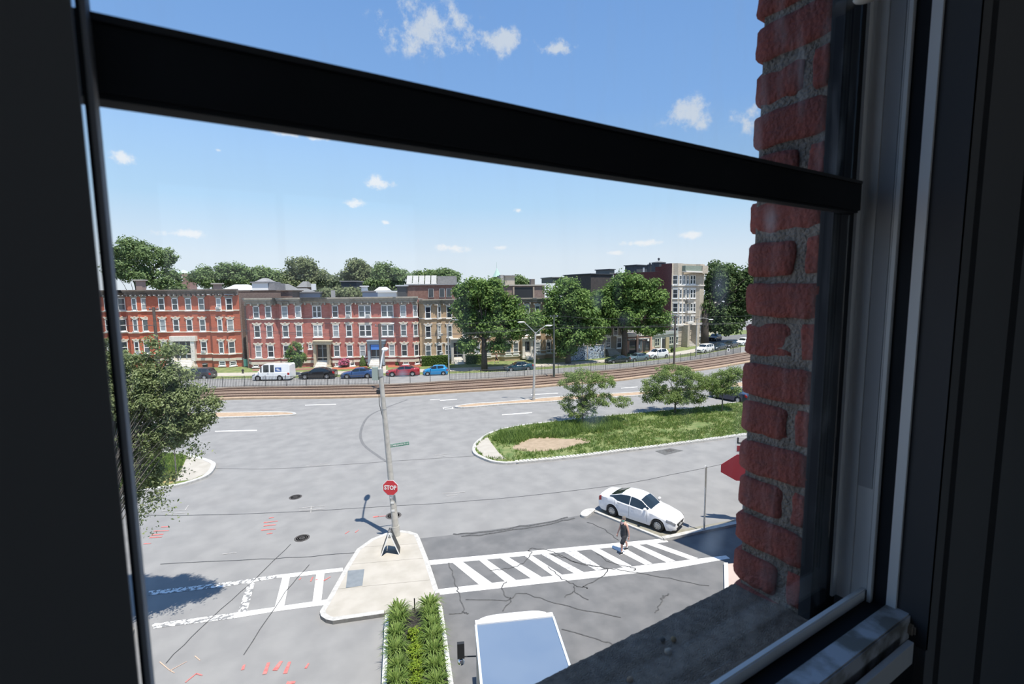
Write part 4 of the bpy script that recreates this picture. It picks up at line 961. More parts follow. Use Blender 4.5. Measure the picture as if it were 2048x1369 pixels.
# dark loggia block above the tan block
o, M_, L_, z0_, z1_ = roofbox('loggia_block', 'brown block with a deep dark roof loggia between the big street trees', 'building', 1008, 1092, 572, 604, 90, 10, mat('loggia_brick', (.18, .13, .11), (.24, .18, .155), 3, .9), CONC, tt=b3.t)
MB().box(L_*.22, L_*.70, -.05, .3, z0_+.7, z1_-.3, M_).build('loggia_opening', DKDOOR, o, world=True)
for x in (.21, .71): MB().box(L_*x-.15, L_*x+.15, -.25, .3, z0_, z1_-.2, M_).build('pier', mat('loggia_pier', (.33, .27, .21)), o, world=True)
roofbox('roof_hut', 'pale stone stair head with a chimney above the loggia block', 'roof hut', 1010, 1030, 553, 573, 96, 5, mat('stone_hut', (.38, .34, .29), (.44, .4, .34), 3, .9), TAR2, tt=b3.t)
roofbox('chimney', 'grey chimney beside the pale stone stair head', 'chimney', 1001, 1007.5, 550, 575, 95, 1, mat('grey_chimney', (.33, .32, .31)), tt=b3.t)
roofbox('chimney', 'square dark chimney above the right end of the loggia block', 'chimney', 1062, 1070, 558.5, 573, 92, 1, mat('dark_chimney', (.14, .12, .11)), tt=b3.t)
roofbox('roof_hut', 'dark flat roof hut just left of the second big tree top', 'roof hut', 1104, 1136, 556, 566, 125, 8, mat('dark_hut', (.10, .105, .10)), TAR2, tt=b3.t)
# steeple and clock tower
p = at(994, 560, 170); s_ = thing('steeple', 'thin pale green copper steeple far behind the first big tree', 'steeple', p)
COPPER = mat('verdigris', (.33, .47, .42), (.40, .54, .49), 4, .8)
MB().lathe([(1.9, -p.z+.02), (1.9, 1.0)], n=4).build('belfry', mat('steeple_brick', (.25, .22, .2)), s_); MB().lathe([(1.7, 1.0), (.12, 4.0)], n=8).build('spire', COPPER, s_); MB().lathe([(.06, 3.9), (.04, 6.2)], n=6).build('finial', COPPER, s_)
p = at(364, 575, 190); s_ = thing('clock_tower', 'distant brown brick clock tower with a green cap above the left trees', 'tower', p, -YAW)
BT = mat('tower_brick', (.26, .15, .13), (.32, .2, .17), 2, .9)
MB().box(-2.6, 2.0, 0, 4, -p.z+.02, 5.6).build('shaft', BT, s_); MB().box(2.0, 3.4, .5, 4, -p.z+.02, 4.2).build('stair_turret', BT, s_); MB().lathe([(3.2, 5.6), (.2, 7.0)], (-.3, 2, 0), n=4).build('cap', COPPER, s_)
MB().lathe([(1.15, -.12), (1.15, 0)], (-.3, -.02, 3.4), 'Y', 20).build('clock_face', WHITE, s_)
# air conditioners in windows
ACM = mat('ac_white', (.70, .70, .68))
for b, px, py, lab in ((b1, 279, 704, 'white window air conditioner low on the left red block behind the leafy tree'), (b1, 409, 704, 'white window air conditioner right of the stone portal'), (b1, 438, 616.5, 'white window air conditioner in a top window of the left red block'),
                   (b2, 697, 632, 'white window air conditioner in a single top window of the middle block'), (b2, 736.5, 631.5, 'white window air conditioner in a wide top window of the middle block'), (b3, 879, 670, 'white window air conditioner in a middle window of the tan block'), (b3, 930, 667, 'white window air conditioner over the tan block porch'), (b3, 880, 707, 'white window air conditioner low on the tan block behind the hedge')):
    r = hit(b.pts, px, py); M = basis(r[2], r[3], r[1]); t = thing('air_conditioner', lab, 'air conditioner', (0, 0, 0), group='window air conditioners'); t.matrix_basis = M
    MB().box(-.32, .32, -.45, -.101, -.2, .2).build('case', ACM, t)
    q = MB()
    for k_ in range(4): q.box(-.26, .26, -.465, -.44, -.15+.08*k_, -.11+.08*k_)
    q.build('grille', mat('ac_grille', (.35, .35, .35)), t)
# ------------------------------------------------------------------ vehicles
def interp(keys, s):
    if s <= keys[0][0]: return keys[0][1]
    for (a, va), (b, vb) in zip(keys, keys[1:]):
        if s <= b:
            t = (s-a)/(b-a); t = t*t*(3-2*t)*.5+t*.5; return va+(vb-va)*t
    return keys[-1][1]
SPEC = {
 'sedan': dict(L=4.62, W=.88, top=[(0, .60), (.015, .70), (.06, .80), (.26, .97), (.295, 1.0), (.43, 1.40), (.50, 1.46), (.58, 1.475), (.68, 1.43), (.845, 1.14), (.88, 1.115), (.97, 1.08), (1, .92)],
    belt=[(0, .56), (.05, .70), (.28, .90), (.6, .95), (.85, 1.02), (.95, 1.0), (1, .86)], w=[(0, .66), (.025, .80), (.08, .92), (.2, .985), (.45, 1.0), (.75, 1.0), (.9, .95), (.97, .86), (1, .76)],
    roof=.66, wf=.195, wr=.79, r=.335, side=[(.322, .552), (.560, .835)], wind=(.302, .432), rear=(.69, .838), mir=.345),
 'hatch': dict(L=3.7, W=.80, top=[(0, .62), (.02, .76), (.07, .86), (.22, 1.02), (.25, 1.06), (.41, 1.44), (.5, 1.52), (.75, 1.52), (.88, 1.46), (.97, 1.08), (1, .9)],
    belt=[(0, .6), (.05, .74), (.25, .95), (.6, 1.0), (.9, 1.06), (1, .86)], w=[(0, .66), (.025, .82), (.08, .93), (.2, .985), (.45, 1.0), (.8, 1.0), (.93, .94), (1, .82)],
    roof=.70, wf=.185, wr=.815, r=.30, side=[(.30, .555), (.58, .83)], wind=(.26, .41), rear=(.89, .955), mir=.32),
 'suv': dict(L=4.6, W=.91, top=[(0, .75), (.02, .92), (.07, 1.0), (.23, 1.12), (.26, 1.16), (.38, 1.58), (.46, 1.68), (.8, 1.69), (.9, 1.62), (.985, 1.12), (1, .95)],
    belt=[(0, .7), (.05, .86), (.25, 1.04), (.6, 1.08), (.9, 1.12), (1, .9)], w=[(0, .70), (.025, .84), (.08, .94), (.2, .985), (.45, 1.0), (.8, 1.0), (.94, .95), (1, .84)],
    roof=.74, wf=.19, wr=.80, r=.36, side=[(.30, .53), (.55, .72), (.74, .87)], wind=(.268, .385), rear=(.91, .97), mir=.315),
 'mail': dict(L=5.2, W=.98, top=[(0, .72), (.012, .92), (.15, 1.10), (.17, 1.13), (.265, 2.02), (.30, 2.20), (.34, 2.27), (.97, 2.30), (.985, 2.24), (1, 2.1)],
    belt=[(0, .70), (.05, .82), (.15, 1.02), (.2, 1.10), (1, 1.10)], w=[(0, .80), (.02, .92), (.06, .97), (.2, 1.0), (.97, 1.0), (1, .96)],
    roof=.86, wf=.165, wr=.735, r=.36, side=[(.235, .275), (.315, .46), (.495, .595)], wind=(.178, .262), rear=None, mir=.2),
}
TYRE = mat('tyre_rubber', (.016, .016, .017), rough=.85); RIM = mat('alloy_rim', (.55, .56, .57), rough=.3, metal=.7); CGL = mat('car_glass', (.012, .018, .022), rough=.04, spec=.9)
HEADL = mat('headlight', (.16, .17, .19), rough=.12, spec=.9); TAILL = mat('taillight', (.33, .012, .015), rough=.2); PLATE = mat('number_plate', (.62, .63, .64)); BLKP = mat('black_plastic', (.02, .021, .023), rough=.6)
CARM = {}
def surf(sp):
    Lc, Wc = sp['L'], sp['W']; xf, xr = sp['wf']*Lc, sp['wr']*Lc; ra = sp['r']*1.16
    def ring(s):
        x = s*Lc; w = Wc*interp(sp['w'], s); zt = interp(sp['top'], s); be = min(interp(sp['belt'], s), zt-.02)
        zb = .20 if .04 < s < .96 else .26
        for xc in (xf, xr):
            dx = abs(x-xc)
            if dx < ra: zb = max(zb, sp['r']+math.sqrt(max(0, ra*ra-dx*dx))-.02)
        kk = max(0, min(1, (zt-be-.10)/.28))
        z2 = max(.20+.38*(be-.2), zb+.03); z2 = min(z2, be-.02)
        p4h = (w*.90, zt-.035); p4c = (w*.945, be+.035); p5h = (w*.68, zt-.008); p5c = (Wc*(sp['roof']+(.13*(1-min(1, (zt-be)/.5)))), zt-.045)
        lp = lambda a, b: (a[0]+(b[0]-a[0])*kk, a[1]+(b[1]-a[1])*kk)
        return [(0, max(.22, zb) if zb < .3 else zb), (w*.95, zb), (w*.999, z2), (w*.985, be), lp(p4h, p4c), lp(p5h, p5c), (0, zt)]
    def S(s, v):
        rg = ring(s); i = min(5, int(v)); f = v-i
        a, b = rg[i], rg[i+1]; y = a[0]+(b[0]-a[0])*f; z = a[1]+(b[1]-a[1])*f
        if i == 5: z += .014*math.sin(math.pi*.5*f)                       # roof crown
        return Vector((-s*Lc+Lc/2, y, z))                            # x forward, y half side
    return S, ring
def patch(mb, S, s0, s1, v0, v1, ns, nv, off, side=1, trim=None):
    g_ = []
    for i in range(ns+1):
        row = []
        for j in range(nv+1):
            s = s0+(s1-s0)*i/ns; v = v0+(v1-v0)*j/nv
            p = S(s, v); e = 1e-3; ds = S(min(1, s+e), v)-S(max(0, s-e), v); dv = S(s, min(6, v+e*5))-S(s, max(0, v-e*5)); n = ds.cross(dv)
            if n.length > 1e-12: n.normalize()
            if (n.z < 0 if v >= 4.95 else n.y < 0): n = -n
            p = p+n*off; row.append((p.x, p.y*side, p.z))
        g_.append(row)
    for i in range(ns):
        for j in range(nv): mb.face([g_[i][j], g_[i+1][j], g_[i+1][j+1], g_[i][j+1]])
def tyre_mesh(r):
    o = MB().lathe([(r*.62, -.10), (r*.9, -.105), (r*.985, -.08), (r, -.04), (r, .04), (r*.985, .08), (r*.9, .105), (r*.62, .10)], axis='Y', n=28); o.f = o.f[:-2]; o.mi = o.mi[:-2]; return o
def car_parts(kind):
    if kind in CARM: return CARM[kind]
    sp = SPEC[kind]; S, ring = surf(sp); Lc, Wc = sp['L'], sp['W']; parts = {}
    ns = 72; b = MB()
    st = [i/ns for i in range(ns+1)]
    for side in (1, -1):
        for i in range(ns):
            for v0, v1, nv in ((0, 1, 1), (1, 2, 2), (2, 3, 2), (3, 4, 1), (4, 5, 2), (5, 6, 3)):
                for j in range(nv):
                    a0 = v0+(v1-v0)*j/nv; a1 = v0+(v1-v0)*(j+1)/nv
                    q = [S(st[i], a0), S(st[i+1], a0), S(st[i+1], a1), S(st[i], a1)]; b.face([(p.x, p.y*side, p.z) for p in q])
    for s in (0, 1):
        rg = [S(s, k_) for k_ in range(7)]; b.face([(p.x, p.y, p.z) for p in rg]+[(p.x, -p.y, p.z) for p in reversed(rg[1:-1])])
    parts['body'] = b
    gl = []
    for side in (1, -1):
        for (a, c) in sp['side']:
            q = MB(); patch(q, S, a, c, 4.04, 4.95, 14, 3, .009, side); gl.append(q)
    parts['side_window'] = gl
    q = MB()
    for side in (1, -1): patch(q, S, sp['wind'][0], sp['wind'][1], 5.06, 6, 8, 6, .008, side)
    parts['windscreen'] = q
    if sp['rear']:
        q = MB()
        for side in (1, -1): patch(q, S, sp['rear'][0], sp['rear'][1], 5.10, 6, 8, 6, .008, side)
        parts['rear_window'] = q
    hl, tl = [], []
    for side in (1, -1):
        q = MB(); patch(q, S, .004, .10, 2.72, 3.80, 10, 3, .012, side); hl.append(q)
        q = MB(); patch(q, S, .945, .995, 2.5, 3.4, 5, 3, .010, side); tl.append(q)
    parts['headlight'] = hl; parts['taillight'] = tl
    bl = sp['belt'][0][1]
    gr = MB(); gr.hexa([(Lc/2-.03, -Wc*.28, bl-.19), (Lc/2+.014, -Wc*.28, bl-.19), (Lc/2+.014, Wc*.28, bl-.19), (Lc/2-.03, Wc*.28, bl-.19), (Lc/2-.03, -Wc*.52, bl+.0), (Lc/2+.014, -Wc*.52, bl+.0), (Lc/2+.014, Wc*.52, bl+.0), (Lc/2-.03, Wc*.52, bl+.0)]); gr.box(Lc/2-.02, Lc/2+.012, -Wc*.52, Wc*.52, .275, .345); parts['grille'] = gr
    parts['emblem'] = MB().lathe([(.055, 0), (.055, .012), (.035, .014)], (Lc/2+.012, 0, bl-.08), 'X', 14)
    parts['number_plate'] = [MB().box(Lc/2+.013, Lc/2+.02, -.16, .16, .36, .46), MB().box(-Lc/2-.012, -Lc/2-.002, -.16, .16, .55, .66)]
    hd = []
    for side in (1, -1):
        for s in ((.50, .70) if kind != 'mail' else (.44,)):
            p = S(s, 2.86); hd.append(MB().box(p.x-.09, p.x+.09, p.y*side-.015, p.y*side+.02*side+.012, p.z-.014, p.z+.014))
    parts['door_handle'] = hd
    mr_ = []
    for side in (1, -1):
        p = S(sp['mir'], 4.0); q = MB().ell((p.x, (p.y+.13)*side, p.z+.05), (.085, .12, .075), 10, 6); q.box(p.x-.025, p.x+.02, min(p.y*side, (p.y+.1)*side), max(p.y*side, (p.y+.1)*side), p.z+.0, p.z+.035); mr_.append(q)
    parts['mirror'] = mr_
    # door seams
    sm = []
    for side in (1, -1):
        for s in ((.33, .555, .745) if kind == 'sedan' else (.31, .57)):
            q = MB(); patch(q, S, s, s+.0022, 1.5, 3.95, 1, 8, .004, side); sm.append(q)
    parts['door_seam'] = sm
    # wheels
    r = sp['r']; ty = tyre_mesh(r)
    rim = MB().lathe([(r*.66, -.06), (r*.66, .085), (r*.58, .095), (r*.56, .04), (.01, .03)], axis='Y', n=24)
    for k_ in range(10):
        a = 2*math.pi*k_/10; M = Matrix.Rotation(a, 4, 'Y'); rim.box(.02, r*.6, .035, .085, -.028, .028, M)
    rim.lathe([(.06, .03), (.06, .09), (.02, .095)], axis='Y', n=12)
    well = MB()
    for xc in (sp['wf'], sp['wr']):
        for side in (1, -1): well.lathe([(r*1.12, 0), (r*1.12, .02)], (Lc/2-xc*Lc, side*(Wc-.28)-.01, r), 'Y', 24)
    parts['wheel_well'] = well
    me = {}
    for k_, q in list(parts.items())+[('tyre', ty), ('rim', rim)]:
        ql = q if isinstance(q, list) else [q]; out = []
        for z in ql:
            o = z.build(k_, [BLKP], smooth='auto' if k_ in ('body', 'tyre', 'rim', 'mirror', 'windscreen', 'side_window', 'rear_window', 'headlight') else False, fix=True); out.append(o.data); o.data.materials.clear(); bpy.data.objects.remove(o)
        me[k_] = out
    CARM[kind] = me; return me
def car(kind, label, pos, ang, paint, cat='car', scale=1.0, group=None, detail=True, name=None):
    me = car_parts(kind); sp = SPEC[kind]; nm = {'sedan': 'sedan_car', 'hatch': 'hatchback_car', 'suv': 'suv_car', 'mail': 'mail_truck'}[kind]
    t = thing(name or nm, label, cat, (pos[0], pos[1], pos[2] if len(pos) > 2 else 0), ang, group); t.scale = (scale,)*3
    mats_ = dict(body=paint, side_window=CGL, windscreen=CGL, rear_window=CGL, headlight=HEADL, taillight=TAILL, grille=BLKP, emblem=CHROME, number_plate=PLATE, door_handle=CHROME if detail else paint, mirror=paint, door_seam=BLKP, wheel_well=BLKP)
    for k_, m_ in mats_.items():
        if k_ not in me: continue
        if not detail and k_ in ('emblem', 'door_handle', 'door_seam'): continue
        for d in me[k_]:
            if d.users and len(d.materials): d = d.copy(); d.materials.clear()
            d.materials.append(m_); link(k_, d, t)
    for xc in (sp['wf'], sp['wr']):
        for side in (1, -1):
            for k_, m_ in (('tyre', TYRE), ('rim', RIM)):
                d = me[k_][0]
                if not len(d.materials): d.materials.append(m_)
            w_ = link('tyre', me['tyre'][0], t, (sp['L']/2-xc*sp['L'], side*(sp['W']-.115), sp['r']), 0 if side > 0 else math.pi)
            link('rim', me['rim'][0], w_)
    return t
def paint(name, c, rough=.22): return mat(name, c, rough=rough, coat=.6, spec=.5)
# near white sedan, nose to the lower right
pr_, pf_ = g(1222, 1033), g(1313, 1064)
hd_ = (pf_-pr_).normalized(); ctr = (pf_+pr_)/2+Vector((-hd_.y, hd_.x, 0))*.80; wb = (pf_-pr_).length; kk_ = wb/(4.62*(.79-.195))
ws = car('sedan', 'white four-door sedan parked nose-in behind the walking person', (ctr.x, ctr.y, .0), math.atan2(hd_.y, hd_.x), paint('white_car_paint', (.78, .78, .80)), scale=kk_)
BRK_ = [Vector(p) for p in ()]
def kerb_dir(px):                                        # direction towards picture left along the far kerb
    best = min(range(1, len(KERBL)-1), key=lambda i: abs(proj(KERBL[i])[0]-px)); return (KERBL[best-1]-KERBL[best+1]).normalized()
def parked(kind, label, xl, xr, y, col, L_=None, dy=0, **k_):
    """car parked nose to picture left whose tyres stand on row y between two picture columns"""
    xc = (xl+xr)/2; p = g(xc, y); d = kerb_dir(xc); n = Vector((d.y, -d.x, 0)); n = n if n.dot(p) > 0 else -n
    a = math.atan2(d.y, d.x); sc = (L_ or SPEC[kind]['L'])/SPEC[kind]['L']; p = p+n*(SPEC[kind]['W']*sc)
    return car(kind, label, (p.x, p.y, .0), a, col, scale=sc, **k_)
mt_ = parked('mail', 'white postal delivery truck with a blue emblem parked at the far kerb', 500.5, 582, 762.5, paint('mail_white', (.80, .81, .82)), 5.35, cat='truck')
S_, _ = surf(SPEC['mail'])
for side in (1,):
    q = MB(); patch(q, S_, .625, .79, 4.12, 4.62, 6, 3, .012, side); em = q.build('emblem', mat('postal_blue', (.03, .09, .30), rough=.4), mt_, fix=False)
    q = MB(); pts = [(.64, 4.48), (.70, 4.50), (.77, 4.38), (.70, 4.42)]; q.face([tuple(S_(s, v)+Vector((0, .016, 0))) for s, v in pts]); pts = [(.635, 4.36), (.70, 4.38), (.78, 4.22), (.69, 4.27)]; q.face([tuple(S_(s, v)+Vector((0, .016, 0))) for s, v in pts]); q.build('emblem_eagle', WHITE, em, fix=False)
    q = MB(); patch(q, S_, .17, .985, 3.90, 3.98, 20, 1, .006, side); q.build('stripe', mat('postal_stripe', (.08, .09, .16)), mt_, fix=False)
parked('sedan', 'black sedan parked behind the white postal truck', 592, 672, 759.5, paint('black_car', (.012, .013, .016)), 5.1, detail=False)
parked('sedan', 'dark metallic blue sedan parked behind the black sedan', 679, 751, 758.2, paint('blue_car', (.035, .085, .21)), 4.75, detail=False)
parked('sedan', 'red sedan parked between the blue sedan and the bright blue hatchback', 768.5, 842, 754, paint('red_car', (.34, .035, .050)), 4.85, detail=False)
parked('hatch', 'bright blue hatchback parked beside the far street lamp', 846, 896, 752, paint('bright_blue_car', (.02, .25, .53)), 3.6, detail=False)
parked('sedan', 'dark teal car parked in the deep shade of the big trees', 1014, 1066, 743.5, paint('teal_car', (.02, .07, .10)), 4.5, detail=False)
parked('sedan', 'dark green-black car parked in tree shade below the pharmacy', 1222, 1260, 728, paint('greenblack_car', (.012, .025, .025)), 4.4, detail=False)
parked('sedan', 'grey-blue older sedan parked in front of the pharmacy', 1262, 1301, 724, paint('greyblue_car', (.11, .165, .19)), 4.5, detail=False)
parked('hatch', 'white hatchback parked right of the grey-blue sedan', 1303, 1341, 718.5, paint('white_hatch', (.76, .76, .77)), 4.3, detail=False)
sv = parked('suv', 'white sport utility car facing the grass verge by the corner block', 1401, 1436, 706.5, paint('white_suv', (.76, .75, .73)), 4.7, detail=False)
row_d = -kerb_dir(1440); row_a = sv.rotation_euler.z
for k_, (kd, lab, col, gap_) in enumerate((('sedan', 'dark blue-grey car parked right behind the white sport utility car', (.03, .045, .06), 5.6), ('sedan', 'charcoal car parked second behind the white sport utility car', (.04, .045, .05), 11.0), ('suv', 'white car at the end of the far parked row beside the brick jamb', (.72, .73, .74), 17.5))):
    q = sv.location+row_d*gap_; car(kd, lab, (q.x, q.y, 0), row_a, paint('row_car_%d' % k_, col), detail=False)
parked('suv', 'dark car behind the leafy tree in front of the stone portal', 357, 420, 761, paint('dark_car_c', (.035, .04, .05)), 4.6, detail=False)
# black cars in the shaded side street
p = g(1430, 683); car('suv', 'black car standing in the shaded side street under the far right tree', (p.x, p.y, .12), math.atan2(-.3, -.95), paint('black_car_b', (.012, .013, .015)), detail=False)
p = g(1462, 806); d = (ISLP[0]-ISLP[3]).normalized(); car('sedan', 'dark blue car on the avenue half hidden by the island trees', (p.x+1.2, p.y+.9, 0), math.atan2(-.25, .97)+math.pi/2+.3, paint('navy_car', (.02, .03, .07)), detail=False)
# near delivery truck seen from above
zt_r = 2.95
a = g(951, 1242, zt_r); b = g(1104, 1226, zt_r); c = g(967, 1369, zt_r)
tx = (b-a).normalized(); fy = Vector((-tx.y, tx.x, 0)); fy = fy if fy.dot(a-c) > 0 else -fy; wd = (b-a).length
tr = thing('delivery_truck', 'white walk-in delivery truck with a translucent roof tinted by painted sky reflection parked below the window', 'truck', (0, 0, 0))
base = (a+b)/2; base.z = 0; M = Matrix((tx, fy, Vector((0, 0, 1)))).transposed().to_4x4(); M.translation = base; tr.matrix_basis = M
hw = wd/2; LT = 5.2
SIDEM = mat('truck_side_metal', (.22, .17, .15), (.42, .38, .36), 3, .45, stretch=(1, 8, 1)); TRW = mat('truck_white', (.78, .78, .78), rough=.4); TRB = mat('sky_tinted_roof', (.115, .17, .265), (.135, .19, .28), .7, .5)
o = MB(); o.box(-hw, hw, -LT, 0, .55, zt_r-.06); o.build('cargo_box', SIDEM, tr)
o = MB().box(-hw+.03, hw-.03, -LT, -.16, zt_r-.06, zt_r-.025).build('roof_panel', TRB, tr)  # blue of the reflected sky is painted into the panel colour
for sx in (-1, 1): MB().box(sx*hw-.03, sx*hw+.03, -LT, -.16, zt_r-.10, zt_r, None).build('roof_rail', mat('truck_rail', (.55, .62, .68), rough=.4), tr)
rv = MB()
for sx in (-1, 1):
    for k_ in range(60): rv.box(sx*hw-.012, sx*hw+.012, -.25-k_*.085-.01, -.25-k_*.085+.01, zt_r, zt_r+.006)
q = rv.build('rivet_row', mat('rivet', (.8, .8, .8)), tr); q['kind'] = 'stuff'
MB().box(-hw-.01, hw+.01, -.16, .0, zt_r-.14, zt_r+.012).build('front_header', TRW, tr)
cap = MB(); n = 14
for i in range(n):
    x0, x1 = -hw+2*hw*i/n, -hw+2*hw*(i+1)/n
    e0, e1 = .34*math.sqrt(max(0, 1-(x0/hw)**4)), .34*math.sqrt(max(0, 1-(x1/hw)**4))
    cap.hexa([(x0, 0, .6), (x1, 0, .6), (x1, e1+.15, .6), (x0, e0+.15, .6), (x0, 0, zt_r-.05), (x1, 0, zt_r-.05), (x1, e1, zt_r-.12), (x0, e0, zt_r-.12)])
cap.build('front_cap', TRW, tr)
MB().box(-hw*.85, hw*.85, .4, 1.1, .5, 1.25).build('bonnet', TRW, tr); MB().box(-hw*.8, hw*.8, .36, .52, 1.45, 2.4).build('windscreen', CGL, tr)
for sx in (-1, 1):
    if sx < 0: o = MB().box(sx*(hw+.42)-.10, sx*(hw+.42)+.10, .12, .22, 1.75, 2.2).build('mirror_head', BLKP, tr); MB().ell((sx*(hw+.42), .17, 1.62), (.10, .07, .10), 12, 8).build('convex_mirror', CHROME, o, smooth=True); MB().tube([(sx*(hw-.02), .12, 1.78), (sx*(hw+.42), .17, 1.78)], .018, 6).build('mirror_arm', BLKP, o)
    for y in (-LT+1.2, .05):
        w_ = MB().lathe([(.26, -.12), (.42, -.13), (.44, -.06), (.44, .06), (.42, .13), (.26, .12)], (sx*(hw-.16), y, .44), 'X', 22).build('tyre', TYRE, tr); MB().lathe([(.26, -.1), (.26, .1), (.1, .12)], (sx*(hw-.16), y, .44), 'X', 16).build('rim', TRW, w_)
# ------------------------------------------------------------------ poles, lamps, signs, fence, wires
LAMPH = mat('lamp_head', (.62, .63, .62), rough=.45); GLASSL = mat('lamp_lens', (.7, .7, .66), rough=.2)
WOOD = mat('weathered_pole', (.085, .07, .06), (.13, .11, .095), 5, .9, stretch=(3, 3, .5)); DKGREEN = mat('dark_green_pole', (.06, .075, .065), (.085, .10, .09), 4, .6)
def cobra(parent, p0, p1, s=1.0, m_=LAMPH, rise=.5):
    """lamp arm from p0 to p1 (parent-local) with a flattened head"""
    p0, p1 = Vector(p0), Vector(p1); d = p1-p0; h = Vector((d.x, d.y, 0)); u = h.normalized() if h.length > 1e-6 else Vector((1, 0, 0))
    arm = MB().tube(catmull([p0, p0+d*.35+Vector((0, 0, rise*.35)), p0+d*.75+Vector((0, 0, rise*.28)), p1], 4), .038*s, 8).build('lamp_arm', STEELG, parent, smooth=True)
    M = Matrix((u, Vector((-u.y, u.x, 0)), Vector((0, 0, 1)))).transposed()
    hd = MB().ell(p1+u*.28*s, (.40*s, .15*s, .085*s), 14, 8, M).build('lamp_head', m_, arm, smooth=True)
    MB().ell(p1+u*.36*s+Vector((0, 0, -.05*s)), (.20*s, .11*s, .06*s), 12, 6, M).build('lamp_lens', GLASSL, hd, smooth=True)
# corner light pole that carries the stop sign; it leans a little
pb = g(793, 1077); ptop = g(770, 742, 8.35) if False else None
d = ray(767.5, 745); ptop = CAM+d*((8.35-H)/d.z)
lean = Vector((pb.x-.42, pb.y+.25, 8.35))
t = thing('street_light', 'leaning pale concrete street light pole on the corner pavement', 'street light', (pb.x, pb.y, .14))
Lv = lambda z: (lean-pb)*(z/8.35)
MB().tube([Lv(0), Lv(2.5), Lv(8.2)], [.17, .15, .105], 14).build('pole', POLEC, t, smooth='auto')
MB().tube([Lv(0), Lv(.5)], [.19, .185], 14).build('pole_base', POLEC, t, smooth='auto')
MB().tube([Lv(7.95), Lv(8.3)], .13, 12).build('pole_cap', STEELG, t)
u_ = Vector((1.0, 2.62, 0)).normalized()
cobra(t, Lv(8.2), Lv(8.2)+u_*2.2+Vector((0, 0, .75)), 1.15, mat('bright_lamp_head', (.74, .75, .74), rough=.4), .5)
q = Lv(7.85); rl = Vector((_r0.x, _r0.y, 0)); bk = Vector((FW.x, FW.y, 0)).normalized(); MX = Matrix((rl, bk, Vector((0, 0, 1)))).transposed().to_4x4()
def lb(name, c, sx, sy, sz, m_, parent=t):
    MM = Matrix.Translation(Vector(c)) @ MX; return MB().box(-sx/2, sx/2, -sy/2, sy/2, -sz/2, sz/2, MM).build(name, m_, parent)
lb('control_box', Lv(8.1)+rl*-.22-bk*.1, .26, .2, .62, mat('grey_green_box', (.34, .40, .36)), t); lb('control_box', Lv(7.2)+rl*-.18, .16, .16, .2, BLKP, t)
MB().tube([Lv(7.2)-rl*.16, Lv(6.6)-rl*.2, Lv(6.0)-rl*.11], .015, 6).build('cable', BLKP, t)
for z in (1.35, 1.75, 2.05): lb('notice', Lv(z)-bk*.158, .16, .012, .10+.05*(z > 1.9), mat('white_notice', (.72, .72, .70)), t)
for z in (4.35, 4.75, 6.35): MB().tube([Lv(z), Lv(z)+Vector((0, 0, .03))], .15-.004*z, 12).build('strap', STEELG, t)
# stop sign
def octagon(r): return [(r*math.cos(R_(22.5+45*k_)), r*math.sin(R_(22.5+45*k_))) for k_ in range(8)]
def plate(poly, y0, y1, M, name, m_, parent):
    n = len(poly); o = MB(); o.v = [tuple(M @ Vector((p[0], y0, p[1]))) for p in poly]+[tuple(M @ Vector((p[0], y1, p[1]))) for p in poly]
    o.f = [tuple(range(n)), tuple(reversed(range(n, 2*n)))]+[(k_, k_+n, (k_+1) % n+n, (k_+1) % n) for k_ in range(n)]; o.mi = [0]*(n+2); return o.build(name, m_, parent)
zc = zat((pb.x, pb.y), 973); pc = Vector((pb.x, pb.y, 0))+Lv(zc); pc.z = zc; pc = pc-bk*.19
st_ = thing('stop_sign', 'red octagonal stop sign strapped to the leaning corner light pole', 'sign', pc); SR = mat('sign_red', (.56, .025, .035), rough=.45); sz = .395*1.04
toc = Matrix((rl, bk, Vector((0, 0, 1)))).transposed().to_4x4() @ Matrix.Rotation(R_(-6), 4, 'Z')
plate(octagon(sz), .0, .012, toc, 'backing', WHITE, st_); plate(octagon(sz*.93), -.008, .0, toc, 'face', SR, st_)
me = text_mesh('STOP', .30, .003, .010); me.materials.append(WHITE); o = link('lettering', me, st_); o.matrix_basis = toc @ Matrix.Translation((0, -.013, 0)) @ Matrix.Rotation(math.pi/2, 4, 'X') @ Matrix.Scale(.84, 4, (1, 0, 0))
lb('bracket', (0, 0, 0), .1, .10, .06, STEELG, st_).location = tuple(bk*.06)
# street name blade
zc = zat((pb.x, pb.y), 893.5); pc = Vector((pb.x, pb.y, 0))+Lv(zc); pc.z = zc
sb = thing('street_name_sign', 'green street name blade reading Commonwealth on the corner light pole', 'sign', pc)
sd_ = Matrix((rl, bk, Vector((0, 0, 1)))).transposed().to_4x4() @ Matrix.Rotation(R_(14), 4, 'Z') @ Matrix.Rotation(R_(-4), 4, 'Y'); SG = mat('sign_green', (.015, .19, .11), rough=.45)
MB().box(.13, 1.02, -.008, .008, -.085, .085, sd_).build('blade', SG, sb); MB().box(.145, 1.005, -.010, -.008, .074, .080, sd_).build('border', WHITE, sb); MB().box(.145, 1.005, -.010, -.008, -.080, -.074, sd_).build('border', WHITE, sb)
me = text_mesh('COMMONWEALTH AV', .125, .003, .002); me.materials.append(WHITE); o = link('lettering', me, sb); o.matrix_basis = sd_ @ Matrix.Translation((.575, -.013, 0)) @ Matrix.Rotation(math.pi/2, 4, 'X') @ Matrix.Scale(.66, 4, (1, 0, 0))
